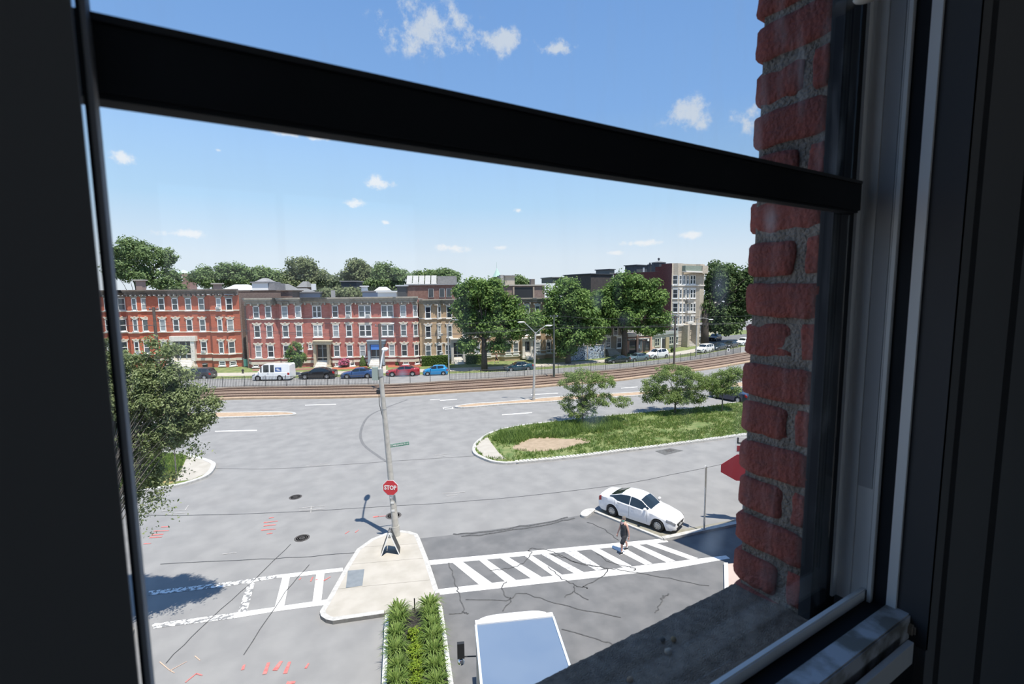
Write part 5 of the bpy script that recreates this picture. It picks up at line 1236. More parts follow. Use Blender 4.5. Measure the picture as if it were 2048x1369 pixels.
# sandwich board
pa, pb2 = g(762, 1120), g(799, 1116); mid_ = (pa+pb2)/2; ux = (pb2-pa).normalized(); uy = Vector((-ux.y, ux.x, 0)); sw_ = (pb2-pa).length
ab = thing('sandwich_board', 'black sandwich board with white edges standing open beside the light pole', 'sign board', (mid_.x, mid_.y, .14)); M = Matrix((ux, uy, Vector((0, 0, 1)))).transposed().to_4x4(); ab.matrix_basis = Matrix.Translation((mid_.x, mid_.y, .14)) @ M
for sx in (-1, 1):
    o = MB(); x0 = sx*sw_/2; th = .035; hh = 1.02; wy = .62
    o.hexa([(x0-th/2, 0, 0), (x0+th/2, 0, 0), (x0+th/2, wy, 0), (x0-th/2, wy, 0), (sx*.03-th/2, 0, hh), (sx*.03+th/2, 0, hh), (sx*.03+th/2, wy, hh), (sx*.03-th/2, wy, hh)]); pn = o.build('panel', BLACK, ab)
    o = MB(); th2 = .05
    o.hexa([(x0-th2/2, -.012, 0), (x0+th2/2, -.012, 0), (x0+th2/2, .0, 0), (x0-th2/2, .0, 0), (sx*.03-th2/2, -.012, hh), (sx*.03+th2/2, -.012, hh), (sx*.03+th2/2, 0, hh), (sx*.03-th2/2, 0, hh)]); o.build('white_edge', WHITE, pn)
MB().tube([(-.06, .3, 1.0), (.06, .3, 1.0)], .03, 8).build('hinge', STEELG, ab); MB().ell((0, .1, .92), (.13, .1, .13), 12, 8).build('hinge_disc', STEELG, ab, smooth=True)
# plain sign post by the white car, seen edge on
p = g(1408, 1064); sp_ = thing('sign_post', 'slim steel post with an edge-on white sign plate near the white sedan', 'sign post', (p.x, p.y, .0)); hh = zat((p.x, p.y), 933)
MB().box(-.03, .03, -.03, .03, .0, hh).build('post', STEELG, sp_); u2 = Vector((p.x, p.y, 0)).normalized()
M = Matrix((u2, Vector((-u2.y, u2.x, 0)), Vector((0, 0, 1)))).transposed().to_4x4(); MB().box(-.16, .16, .035, .05, hh-1.05, hh-.02, M).build('sign_plate', WHITE, sp_)
# sign post behind the brick jamb: red board and white notice
p = g(1487, 1049); sp2 = thing('sign_post', 'post with a red many-sided board and a white notice half hidden by the brick jamb', 'sign post', (p.x, p.y, .1)); 
rr1 = Matrix((Vector((_r0.x, _r0.y, 0)), Vector((FW.x, FW.y, 0)).normalized(), Vector((0, 0, 1)))).transposed().to_4x4() @ Matrix.Rotation(R_(-8), 4, 'Z')
h1 = zat((p.x, p.y), 943); h2 = zat((p.x, p.y), 894); MB().tube([(0, .06, 0), (0, .06, h2+.4)], .035, 8).build('post', STEELG, sp2)
MR = mat('deep_red_board', (.30, .035, .05), rough=.6); k_ = p.length/F*1.02
ob = [(-43*k_, -7*k_), (-43*k_, 7*k_), (-16*k_, 27*k_), (16*k_, 27*k_), (43*k_, 7*k_), (43*k_, -7*k_), (16*k_, -22*k_), (-16*k_, -22*k_)]
plate([(x, z+h1) for x, z in ob], -.02, .01, rr1, 'red_board', MR, sp2)
nt_ = plate([(-19*k_, h2-14*k_), (19*k_, h2-14*k_), (19*k_, h2+14*k_), (-19*k_, h2+14*k_)], -.02, .01, rr1, 'white_notice', WHITE, sp2)
plate([(-17*k_, h2-12.5*k_), (17*k_, h2-12.5*k_), (17*k_, h2-2*k_), (-17*k_, h2-2*k_)], -.026, -.018, rr1, 'red_band', MR, nt_)
me = text_mesh('L', 15*k_, .003, .01); me.materials.append(BLACK); o = link('lettering', me, nt_); o.matrix_basis = rr1 @ Matrix.Translation((-14*k_, -.024, h2+7*k_)) @ Matrix.Rotation(math.pi/2, 4, 'X')
# twin lamp on the median
p = g(1067, 803); tw = thing('street_light', 'twin-armed pale street light standing on the tan median', 'street light', (p.x, p.y, .13)); zt = zat((p.x, p.y), 668)
tl = -.12
MB().tube([(0, 0, 0), (.25*rl.x, .25*rl.y, zt)], [.15, .085], 12).build('pole', POLEC, tw, smooth='auto'); MB().tube([(0, 0, 0), (0, 0, .35)], .19, 12).build('pole_base', POLEC, tw)
top = Vector((.25*rl.x, .25*rl.y, zt-.1))
for sx, (dx, dz) in ((-1, (1.25, 1.25)), (1, (1.15, .85))): cobra(tw, top, top+rl*(sx*dx)+Vector((0, 0, dz)), 1.05, LAMPH, .12)
# far side lamps
p = g(898, 746); fl_ = thing('street_light', 'grey street light with a bent arm behind the bright blue hatchback', 'street light', (p.x, p.y, .12)); zt = zat((p.x, p.y), 650)
MB().tube([(0, 0, 0), (0, 0, zt)], [.12, .08], 10).build('pole', STEELG, fl_, smooth='auto'); cobra(fl_, (0, 0, zt-.1), Vector((0, 0, zt+.6))+rl*1.0, .9, LAMPH, .8)
p = g(1392, 714); fl_ = thing('street_light', 'grey street light with a long arm on the verge by the corner block', 'street light', (p.x, p.y, .12)); zt = zat((p.x, p.y), 640)
MB().tube([(0, 0, 0), (0, 0, zt)], [.12, .08], 10).build('pole', POLEC, fl_, smooth='auto'); cobra(fl_, (0, 0, zt-.1), Vector((0, 0, zt-.1))+rl*2.2, 1.1, LAMPH, .8)
# overhead line poles in the track bed
OLP = []
for (px, py, ytop, r, m_, lab) in ((322, 786, 617, .2, WOOD, 'dark wooden overhead line pole in front of the left red block'), (764, 782, 650, .2, WOOD, 'dark wooden overhead line pole behind the leaning corner light pole'), (1108, 756, 632, .15, DKGREEN, 'dark green steel overhead line pole beside the second big tree'), (1348, 732, 633, .17, WOOD, 'dark overhead line pole right of the one-storey shops')):
    p = g(px, py); o = thing('overhead_line_pole', lab, 'pole', (p.x, p.y, .13), group='overhead line poles'); h = zat((p.x, p.y), ytop); MB().tube([(0, 0, 0), (0, 0, h)], [r, r*.75], 10).build('pole', m_, o, smooth='auto')
    MB().box(-.55, .55, -.05, .05, h-.35, h-.22, MX).build('crossarm', m_, o)
    for sx in (-.45, .45): MB().lathe([(.05, 0), (.06, .08), (.03, .16)], tuple(MX @ Vector((sx, 0, h-.22))), n=8).build('insulator', GREYP, o)
    MB().tube([(0, 0, h*.78), tuple(MX @ Vector((.3, -1.6, h*.80)))], .03, 6).build('bracket_arm', m_, o)
    OLP.append((p, h))
p = OLP[1][0]; o = thing('street_light', 'small lamp arm and head clipped to the second overhead line pole', 'street light', (p.x, p.y, OLP[1][1]+.13-.3)); cobra(o, (.12*rl.x, .12*rl.y, 0), Vector((0, 0, .3))+rl*1.3, .8, LAMPH, .6)
# wires
WIRE = mat('overhead_wire', (.05, .05, .055))
ext = [OLP[0][0]-(OLP[1][0]-OLP[0][0])]+[q[0] for q in OLP]+[OLP[3][0]+(OLP[3][0]-OLP[2][0])*1.4]
hs = [OLP[0][1]]+[q[1] for q in OLP]+[OLP[3][1]]
def wire(name, label, frac, off, sag, r=.018):
    pts = []
    for i in range(len(ext)-1):
        a = Vector((ext[i].x, ext[i].y, hs[i]*frac+.13))+off; b = Vector((ext[i+1].x, ext[i+1].y, hs[i+1]*frac+.13))+off
        for k_ in range(8):
            u = k_/8; pts.append(a.lerp(b, u)-Vector((0, 0, sag*4*u*(1-u))))
    pts.append(Vector((ext[-1].x, ext[-1].y, hs[-1]*frac+.13))+off)
    return tag(MB().tube(pts, r, 5).build(name, WIRE), label, 'wire')
nb = -bk
wire('overhead_wire', 'highest overhead wire strung along the pole tops', .985, rl*.45*0+Vector((0, 0, .05)), .5); wire('overhead_wire', 'contact wire hung above the nearer tram track', .80, nb*1.6, .1); wire('overhead_wire', 'thin support wire just above the contact wire', .86, nb*1.6, .45, .014); wire('overhead_wire', 'contact wire hung above the track beside the fence', .79, nb*-.6, .1, .016)
# fence along the tracks
FM = mat('dark_iron_fence', (.045, .045, .048), rough=.6)
fence = thing('picket_fence', 'long dark iron picket fence between the tracks and the far carriageway', 'fence', (0, 0, .2))
pts = FENL[1:-1]; ls = [0]
for i in range(len(pts)-1): ls.append(ls[-1]+(pts[i+1]-pts[i]).length)
def along(s):
    for i in range(len(pts)-1):
        if s <= ls[i+1] or i == len(pts)-2:
            return pts[i].lerp(pts[i+1], (s-ls[i])/(ls[i+1]-ls[i])), (pts[i+1]-pts[i]).normalized()
pme = MB().box(-.03, .03, -.03, .03, 0, 1.4).lathe([(.045, 1.4), (.02, 1.46)], n=6).build('post', FM, fence); pme.location = (pts[0].x, pts[0].y, 0); PM = pme.data
kme = MB().box(-.015, .015, -.015, .015, .08, 1.32).build('picket', FM, fence); KM = kme.data; kme.location = (pts[0].x+.01, pts[0].y, 0)
n_post = int(ls[-1]/2.6); rest = MB(); npk = 0
gap = lambda px: 765 < px < 889
for i in range(n_post+1):
    s = i*ls[-1]/n_post; p, u = along(s); a = math.atan2(u.y, u.x); link('post', PM, fence, (p.x, p.y, 0), a)
    if i == n_post: break
    p2, _ = along((i+1)*ls[-1]/n_post); mid_x = proj(((p.x+p2.x)/2, (p.y+p2.y)/2, 1))[0]
    if gap(mid_x):
        MB().tube([(p.x, p.y, 1.32), (p2.x, p2.y, 1.32)], .012, 4).build('rail', FM, fence); continue
    for z in (.16, 1.26): MB().tube([(p.x, p.y, z), (p2.x, p2.y, z)], .02, 4).build('rail', FM, fence)
    k_ = 14
    for j in range(1, k_):
        q = p.lerp(p2, j/k_)
        if 380 < mid_x < 765 and npk < 299: link('picket', KM, fence, (q.x, q.y, 0), a); npk += 1
        else: rest.box(q.x-.015, q.x+.015, q.y-.015, q.y+.015, .08, 1.32)
o = rest.build('picket_run', FM, fence); o['kind'] = 'stuff'
# hydrant, bin, cabinet, railing things on the far side
p = g(486, 749); o = thing('fire_hydrant', 'small black fire hydrant on the grass verge left of the postal truck', 'hydrant', (p.x, p.y, .12)); MB().lathe([(.17, 0), (.17, .06), (.11, .07), (.11, .5), (.14, .52), (.12, .62), (.04, .70)], n=12).build('barrel', BLKP, o, smooth='auto'); MB().tube([(-.2, 0, .42), (.2, 0, .42)], .06, 8).build('nozzle', BLKP, o)
p = g(411, 742); o = thing('litter_bin', 'dark round litter bin on the pavement right of the stone steps', 'bin', (p.x, p.y, .135)); MB().lathe([(.32, 0), (.36, .9), (.38, .95), (.34, 1.05), (.1, 1.12)], n=16).build('barrel', BLKP, o, smooth='auto'); MB().lathe([(.385, .9), (.40, .93), (.385, .97)], n=16).build('rim', STEELG, o)
p = g(496, 736.5); o = thing('green_gate', 'teal green fence panel in the alley mouth between the red blocks', 'gate', (p.x, p.y, .13)); M = MX.copy(); MB().box(-.6, .6, -.03, .03, .15, 1.35, M).build('panel', mat('teal_mesh', (.06, .22, .18), (.08, .26, .21), 5, .8), o)
for sx in (-.62, .62): MB().box(sx-.03, sx+.03, -.04, .04, 0, 1.5, M).build('post', STEELG, o)
# mural wall
p0, p1 = g(1139, 724), g(1209, 717.5); t = (p1-p0).normalized(); n = Vector((t.y, -t.x, 0)); n = n if n.dot(-p0) > 0 else -n
MU = bpy.data.materials.new('mural_paint'); MU.use_nodes = True; tt = MU.node_tree; bs = tt.nodes['Principled BSDF']; bs.inputs['Roughness'].default_value = .8
tcn = tt.nodes.new('ShaderNodeTexCoord'); n1 = tt.nodes.new('ShaderNodeTexNoise'); n1.inputs['Scale'].default_value = .9; n1.inputs['Detail'].default_value = 4; n1.inputs['Distortion'].default_value = 2.5; tt.links.new(tcn.outputs['Object'], n1.inputs['Vector'])
cr = tt.nodes.new('ShaderNodeValToRGB'); cr.color_ramp.interpolation = 'CONSTANT'
for pos, c in ((0, (.02, .03, .06)), (.40, (.55, .60, .66)), (.47, (.04, .06, .10)), (.53, (.40, .48, .58)), (.60, (.05, .09, .20)), (.68, (.68, .70, .72))):
    e = cr.color_ramp.elements.new(pos) if pos > 0 else cr.color_ramp.elements[0]; e.color = c+(1,)
cr.color_ramp.elements[-1].color = (.68, .70, .72, 1)
tt.links.new(n1.outputs['Fac'], cr.inputs[0]); tt.links.new(cr.outputs[0], bs.inputs['Base Color'])
o = thing('mural_wall', 'low wall with a swirling blue and white mural under the second big tree', 'wall', (p0.x, p0.y, .1)); M = basis(t, n, Vector((p0.x, p0.y, 0))); LL = (p1-p0).length
MB().box(0, LL, 0, .3, .1, 2.5, M).build('painted_face', MU, o, world=True); MB().box(-.05, LL+.05, -.05, .35, 2.5, 2.62, M).build('coping', CONC, o, world=True)
for f in (0, .5, 1): MB().box(LL*f-.12, LL*f+.12, -.04, .34, .1, 2.9, M).build('pier', mat('mural_pier', (.3, .28, .26)), o, world=True)
# wire edging and post at the planter

p = g(1456, 713); o = thing('fence_sign', 'small white notice hung on the far end of the picket fence', 'sign', (p.x, p.y, .2)); MM = Matrix.Translation((0, 0, 1.0)) @ MX
MB().box(-.22, .22, -.09, -.07, -.32, .32, MM).build('plate', WHITE, o); MB().box(-.09, .09, -.1, -.088, -.2, .15, MM).build('mark', BLACK, o)
# ------------------------------------------------------------------ vegetation
import numpy as np
def leaf_mesh(name, cen, nrm, size, m_, asp=.55, rng=None, droop=0.0):
    """one four-cornered leaf per row of cen"""
    n = len(cen); rng = rng or np.random.default_rng(1)
    nrm = nrm/np.linalg.norm(nrm, axis=1, keepdims=True)
    a = rng.normal(size=(n, 3)); a[:, 2] -= droop; a -= nrm*(a*nrm).sum(1, keepdims=True); a /= np.linalg.norm(a, axis=1, keepdims=True)
    b = np.cross(nrm, a); s = (size*rng.uniform(.7, 1.3, n))[:, None]
    v = np.stack([cen-a*s*.5, cen+b*s*.5*asp+nrm*s*.06, cen+a*s*.5, cen-b*s*.5*asp+nrm*s*.06], 1).reshape(-1, 3)
    me = bpy.data.meshes.new(name); me.vertices.add(4*n); me.vertices.foreach_set('co', v.astype(np.float32).ravel())
    me.loops.add(4*n); me.loops.foreach_set('vertex_index', np.arange(4*n, dtype=np.int32)); me.polygons.add(n)
    me.polygons.foreach_set('loop_start', np.arange(0, 4*n, 4, dtype=np.int32)); me.polygons.foreach_set('loop_total', np.full(n, 4, dtype=np.int32))
    me.materials.append(m_); me.update(calc_edges=True); me.validate(); return me
def crown(blobs, nleaf, ncl, cl_r, rng, flat=.75):
    """leaf centres in clumps spread over the outer shell of several ellipsoids"""
    w = np.array([b[3]*b[4]*b[5] for b in blobs])**.67; w /= w.sum(); cen = []; clump = []
    for b, k in zip(blobs, np.maximum(3, (w*ncl).astype(int))):
        d = rng.normal(size=(k, 3)); d /= np.linalg.norm(d, axis=1, keepdims=True); r = rng.uniform(.35, 1.0, (k, 1))**.6
        clump.append(np.array(b[:3])+d*r*np.array(b[3:6])*.92)
    clump = np.concatenate(clump); idx = rng.integers(0, len(clump), nleaf); q = rng.normal(size=(nleaf, 3)); q /= np.linalg.norm(q, axis=1, keepdims=True)
    q *= (rng.uniform(0, 1, (nleaf, 1))**.45)*cl_r*rng.uniform(.6, 1.25, len(clump))[idx][:, None]; q[:, 2] *= flat
    cen = clump[idx]+q; nr = q+np.array([0, 0, .45*cl_r])+rng.normal(size=(nleaf, 3))*cl_r*.35
    return cen, nr, clump
def trunk_mesh(name, m_, parent, h, r, targets, rng, bend=.0, fork=.35):
    o = MB(); top = Vector((bend*.5, bend*.3, h)); o.tube([(0, 0, 0), (bend*.1, 0, h*.35), (bend*.3, bend*.2, h*.7), top], [r*1.25, r, r*.85, r*.55], 9)
    for t in targets:
        t = Vector(t); st = Vector((bend*.3, bend*.2, h*rng.uniform(fork, .95))); md = st.lerp(t, .5)+Vector((0, 0, (t.z-st.z)*.12)); rr_ = r*rng.uniform(.18, .38)
        o.tube([st, st.lerp(md, .6), md, t], [rr_, rr_*.8, rr_*.6, rr_*.2], 5, caps=False)
    return o.build(name, m_, parent, smooth=True, fix=False)
BARK = mat('bark', (.055, .045, .038), (.10, .085, .07), 6, .95, bump=.5, stretch=(3, 3, .6)); BARKG = mat('grey_bark', (.12, .11, .10), (.20, .185, .165), 8, .95)
LF_MAP = leafmat('maple_leaf', (.075, .14, .035), (.13, .22, .055), (.21, .31, .085))
LF_BG = leafmat('far_tree_leaf', (.10, .155, .062), (.15, .22, .088), (.215, .295, .12)); LF_BG2 = leafmat('dusty_tree_leaf', (.12, .155, .075), (.17, .205, .10), (.23, .265, .135))
LF_ELM = leafmat('elm_leaf', (.12, .18, .05), (.20, .28, .085), (.31, .39, .14), .4); LF_GRAY = leafmat('willow_leaf', (.13, .17, .065), (.21, .265, .11), (.33, .38, .20), .4)
LF_HED = leafmat('hedge_leaf', (.06, .11, .025), (.10, .165, .035), (.15, .22, .055)); LF_PNK = leafmat('pink_blossom', (.45, .06, .16), (.62, .16, .28), (.75, .38, .46)); LF_DPK = leafmat('dark_pink_blossom', (.16, .03, .06), (.30, .07, .14), (.55, .3, .36))
LF_LIM = leafmat('lime_leaf', (.14, .22, .02), (.23, .33, .035), (.34, .44, .06)); LF_GRS = leafmat('grass_blade', (.10, .17, .035), (.18, .27, .065), (.29, .38, .11), .4); LF_DRY = leafmat('dry_grass_blade', (.18, .20, .06), (.20, .22, .06), (.32, .30, .12))
def px_blobs(base, D, lst, depth=1.0):
    out = []
    for (x, y, rx, ry, *dd) in lst:
        c = at(x, y, D)+Vector((FW.x, FW.y, 0))*(dd[0] if dd else 0); k_ = D/F; out.append((c.x-base.x, c.y-base.y, c.z-base.z, rx*k_, rx*k_*depth, ry*k_))
    return out
def tree(name, label, bx, by, lst, leaf, nleaf, ncl, cl_r, lm, tr_r, group=None, bark=BARK, seed=1, asp=.6, z=.12, D=None, fork=.35, droop=0, trunk_px=None, depth=.9, base=None, nb=22):
    rng = np.random.default_rng(seed); p = base.copy() if base is not None else g(bx, by); p.z = z; D = D or (p-CAM).dot(FW)
    o = thing(name, label, 'tree', p, 0, group); bl = px_blobs(p, D, lst, depth); cen, nr, cl = crown(bl, nleaf, ncl, cl_r, rng)
    f = link('foliage', leaf_mesh('foliage', cen, nr, leaf, lm, asp, rng, droop), o)
    h = max(1.0, np.mean([b[2] for b in bl])*.92); tg = cl[rng.choice(len(cl), min(len(cl), nb), replace=False)]
    trunk_mesh('trunk', bark, o, h, tr_r, tg, rng, fork=fork); return o
GS = 'big street trees along the far pavement'
tree('street_tree', 'first big maple on the far pavement, in front of the tan block', 969, 743, [(955, 588, 46, 38), (922, 615, 24, 40), (985, 598, 36, 42), (1045, 645, 40, 34), (1000, 652, 48, 26), (945, 645, 36, 26), (1010, 615, 30, 30), (940, 690, 28, 13), (1000, 690, 22, 12)], .42, 30000, 330, 1.25, LF_MAP, .42, GS, seed=11)
tree('street_tree', 'second big maple on the far pavement, beside the mural wall', 1136, 729, [(1135, 598, 48, 38), (1108, 635, 28, 38), (1165, 630, 34, 44), (1140, 668, 40, 26), (1185, 660, 22, 30), (1132, 695, 22, 14)], .45, 28000, 300, 1.3, LF_MAP, .42, GS, seed=12)
tree('street_tree', 'third big maple on the far pavement, in front of the pharmacy', 1248, 716, [(1255, 578, 46, 34), (1214, 606, 30, 34), (1300, 596, 36, 38), (1245, 630, 48, 26), (1315, 640, 26, 26), (1205, 650, 20, 22), (1290, 660, 22, 10)], .48, 30000, 320, 1.35, LF_MAP, .45, GS, seed=13)
tree('street_tree', 'dark broad tree at the far right beside the corner block', 1409, 691, [(1440, 560, 38, 40), (1475, 600, 38, 60), (1425, 618, 32, 42), (1505, 580, 40, 62), (1452, 650, 38, 16), (1412, 640, 18, 22)], .6, 26000, 280, 1.8, leafmat('dark_tree_leaf', (.05, .085, .03), (.08, .13, .045), (.12, .18, .06)), .8, GS, seed=14, D=106)
tree('young_street_tree', 'small young tree on the verge behind the postal truck', 587, 752, [(590, 697, 13, 13), (582, 715, 13, 12), (598, 715, 14, 13), (590, 727, 16, 8)], .22, 5200, 90, .48, LF_MAP, .07, seed=15, fork=.5)
GB = 'trees on the hill behind the roofs'
bgt = [('wide layered tree above the left red block', 275, [(255, 500, 44, 24), (310, 515, 36, 22), (262, 540, 46, 22), (318, 556, 44, 18), (345, 575, 26, 10)], LF_BG, 105, 16000), ('round green tree right of the clock tower', 432, [(430, 553, 44, 22), (402, 560, 22, 18), (462, 545, 30, 18), (478, 565, 25, 14)], LF_BG, 125, 9000),
       ('low round tree behind the white roof hut', 530, [(520, 553, 30, 17), (545, 558, 20, 16)], LF_BG, 128, 6000), ('tall loose dusty green tree behind the dark hipped roofs', 610, [(605, 535, 32, 19), (580, 555, 20, 20), (632, 555, 25, 20), (608, 565, 45, 14)], LF_BG2, 122, 10000),
       ('hazy tree in the dip between the tall trees', 665, [(662, 570, 24, 18), (640, 578, 20, 12)], leafmat('haze_leaf', (.10, .14, .075), (.15, .19, .105), (.20, .24, .14)), 150, 5000), ('tall dusty tree left of the brick penthouse', 715, [(718, 540, 28, 20), (700, 560, 22, 20), (735, 560, 28, 22)], LF_BG2, 120, 8000),
       ('dense dark green tree behind the brick penthouse', 785, [(775, 545, 34, 20), (800, 558, 24, 22), (765, 570, 40, 14)], LF_BG, 116, 9000), ('low far tree row behind the penthouse rooflights', 862, [(850, 554, 30, 10), (880, 552, 30, 10), (905, 555, 14, 10)], LF_BG, 150, 6000),
       ('far tree top peeping between penthouse and big maple', 895, [(892, 549, 13, 6), (905, 556, 12, 7)], LF_BG, 145, 2500), ('small far tree right of the steeple', 1045, [(1040, 562, 14, 7), (1050, 568, 10, 6)], LF_BG, 150, 2500), ('pale sunlit tree standing right behind the middle red block', 690, [(672, 588, 26, 12), (708, 590, 30, 12), (655, 592, 18, 8)], LF_BG2, 100, 8000),
       ('green tree filling the gap behind the far left roofs', 500, [(497, 562, 18, 12), (485, 550, 16, 12)], LF_BG, 135, 4000)]
for i, (lab, cx_, bl_, lm, D_, n_) in enumerate(bgt):
    b = at(cx_, 600, D_); tree('background_tree', lab, 0, 0, bl_, .55*D_/110, n_, max(40, n_//70), 1.5*D_/110, lm, .35, GB, seed=30+i, D=D_, base=b, z=.1)
GI = 'young trees on the grass island'
tree('island_tree', 'loose arching young elm nearest the bare patch on the grass island', 1165, 848, [(1170, 752, 48, 12), (1140, 768, 26, 10), (1205, 765, 34, 14), (1165, 785, 36, 16), (1200, 800, 50, 13), (1160, 820, 42, 14), (1130, 805, 18, 12), (1245, 805, 24, 10)], .13, 19000, 330, .36, LF_ELM, .07, GI, seed=51, asp=.5, droop=.8, z=.13, bark=BARKG, fork=.2, nb=60)
tree('island_tree', 'bushy young elm in the middle of the grass island', 1350, 829, [(1345, 745, 42, 18), (1310, 770, 32, 18), (1385, 765, 42, 20), (1345, 790, 48, 18), (1300, 795, 24, 12), (1420, 770, 28, 18), (1390, 795, 30, 12)], .135, 30000, 380, .44, LF_ELM, .08, GI, seed=52, asp=.5, droop=.6, z=.13, bark=BARKG, fork=.3, nb=50)
tree('island_tree', 'slim young elm beside the brick jamb end of the grass island', 1444, 826, [(1445, 755, 26, 16), (1460, 775, 24, 16), (1432, 780, 20, 12), (1470, 748, 22, 16)], .135, 11000, 160, .44, LF_ELM, .06, GI, seed=53, asp=.5, droop=.6, z=.13, bark=BARKG, fork=.5, nb=24)
# leaning willow-like tree close by on the left; its trunk stands outside the picture
base = Vector((-4.5, 19.6, .13)); rng = np.random.default_rng(61)
wt = thing('leafy_tree', 'loose grey-green tree with hanging twigs close to the left window stile', 'tree', base)
D0 = (Vector((-2.2, 20, 7.5))-CAM).dot(FW)
bl = px_blobs(base, D0, [(270, 725, 34, 20), (300, 690, 12, 14), (330, 750, 56, 28), (300, 800, 80, 44), (365, 800, 58, 32), (400, 838, 34, 20), (320, 870, 62, 36), (360, 850, 54, 30), (280, 900, 40, 40), (300, 950, 26, 30), (262, 985, 20, 30), (245, 800, 60, 90), (200, 760, 60, 90), (340, 700, 34, 10), (425, 815, 16, 16), (235, 900, 40, 60)], .75)
cen, nr, cl = crown(bl, 52000, 900, .27, rng, .9)
# hanging twigs of leaves at the bottom
tw = []
for (x, y, n_) in ((300, 1000, 120), (318, 985, 120), (285, 1020, 90), (270, 1045, 50), (340, 960, 110), (355, 945, 90), (275, 980, 150), (296, 1062, 26), (283, 1035, 40), (322, 1010, 60), (375, 905, 70), (390, 890, 60), (405, 905, 40), (345, 1025, 26)):
    c = at(x, y, D0)-base; q = rng.normal(size=(n_, 3))*np.array([.16, .16, .12]); tw.append(np.array(c)+q)
tw = np.concatenate(tw); cen = np.concatenate([cen, tw]); nr = np.concatenate([nr, rng.normal(size=(len(tw), 3))])
link('foliage', leaf_mesh('foliage', cen, nr, .115, LF_GRAY, .42, rng, .3), wt)
o = MB(); tr_top = Vector((.6, .2, 6.5)); o.tube([(0, 0, 0), (.1, 0, 2.5), (.3, .1, 4.5), tr_top], [.24, .2, .16, .10], 10)
for i in rng.choice(len(cl), 90, replace=False):
    t = Vector(cl[i]); s = Vector((.1, 0, 2.6)).lerp(tr_top, rng.uniform(.1, 1)); md = s.lerp(t, .55)+Vector((0, 0, .35)); o.tube([s, s.lerp(md, .55)+Vector((0, 0, .1)), md, t], [.022, .017, .011, .004], 5, caps=False)
o.build('trunk', BARKG, wt, smooth=True, fix=False)
# stake on the left island
p = g(354, 965); o = thing('tree_stake', 'slim grey stake standing on the left grass island', 'stake', (p.x, p.y, .13)); MB().tube([(0, 0, 0), (0, 0, zat((p.x, p.y), 885))], [.045, .03], 8).build('stake', BARKG, o); MB().lathe([(.07, 0), (.05, .1)], n=8).build('foot', BARKG, o)
# hedges and shrubs in front of the houses
def shrub(name, label, px, py, w, h, shape, lm, n, leaf, cat='shrub', group=None, cl_r=.22, dep=None, extra=None):
    p = g(px, py); p.z = .12; rng = np.random.default_rng(int(px)); D = (p-CAM).dot(FW); o = thing(name, label, cat, p, 0, group); k_ = D/F; W_, H_ = w*k_, h*k_
    if shape == 'cone':
        u = rng.uniform(0, 1, n)**.6; z = H_*(1-u)+.05; a = rng.uniform(0, 2*np.pi, n); r = (W_/2)*np.sin(np.clip(u, 0, 1)*np.pi*.5)**.8*rng.uniform(.85, 1.02, n); cen = np.stack([r*np.cos(a), r*np.sin(a), z], 1); nr = np.stack([np.cos(a), np.sin(a), np.full(n, .4)], 1)+rng.normal(size=(n, 3))*.3
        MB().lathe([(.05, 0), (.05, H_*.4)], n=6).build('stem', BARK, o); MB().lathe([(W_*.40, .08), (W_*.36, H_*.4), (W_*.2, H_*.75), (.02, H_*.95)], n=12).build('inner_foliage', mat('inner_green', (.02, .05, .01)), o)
    elif shape == 'round':
        cen, nr, cl = crown([(0, 0, H_*.52, W_*.46, W_*.46, H_*.46)], n, 60, cl_r, rng)
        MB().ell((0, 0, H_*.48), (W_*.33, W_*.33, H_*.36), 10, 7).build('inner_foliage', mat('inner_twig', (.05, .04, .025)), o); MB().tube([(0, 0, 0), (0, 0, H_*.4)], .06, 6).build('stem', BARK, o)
    f = link('foliage', leaf_mesh('foliage', cen, nr, leaf, lm, .7, rng), o); return o
def hedge(label, x0, x1, y0, y1, hgt, dep, lm=LF_HED):
    a, b = g(x0, y0), g(x1, y1); t = (b-a); t.z = 0; L_ = t.length; t.normalize(); n = Vector((t.y, -t.x, 0)); n = n if n.dot(-a) > 0 else -n; rng = np.random.default_rng(int(x0))
    o = thing('hedge', label, 'hedge', (a.x, a.y, .12)); M = basis(t, n, Vector((0, 0, 0))); o.matrix_basis = Matrix.Translation((a.x, a.y, .12)) @ M
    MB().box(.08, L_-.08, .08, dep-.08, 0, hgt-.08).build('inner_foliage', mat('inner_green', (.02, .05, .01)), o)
    k_ = int(L_*hgt*260); f1 = np.stack([rng.uniform(0, L_, k_), rng.uniform(-.05, .07, k_), rng.uniform(0, hgt, k_)], 1); n1 = np.tile([0, -1, .3], (k_, 1)); k2_ = int(L_*dep*260); f2 = np.stack([rng.uniform(0, L_, k2_), rng.uniform(0, dep, k2_), hgt+rng.uniform(-.08, .05, k2_)], 1); n2 = np.tile([0, 0, 1.], (k2_, 1))
    k3 = int(dep*hgt*260); f3 = np.stack([rng.choice([0, L_], k3)+rng.uniform(-.05, .05, k3), rng.uniform(0, dep, k3), rng.uniform(0, hgt, k3)], 1); n3 = np.tile([1., 0, .2], (k3, 1)); cen = np.concatenate([f1, f2, f3]); nr = np.concatenate([n1, n2, n3])+rng.normal(size=(k_+k2_+k3, 3))*.55
    link('foliage', leaf_mesh('foliage', cen, nr, .16, lm, .7, rng), o)
hedge('clipped box hedge right of the weathered red block', 845, 897, 735, 732.5, 1.55, 1.2); hedge('dark clipped hedge right of the tan block porch', 934, 966, 731, 729, 1.4, 1.0); hedge('low dark hedge beside the second tan block porch', 1024, 1043, 722, 720.5, 1.1, 1.2)
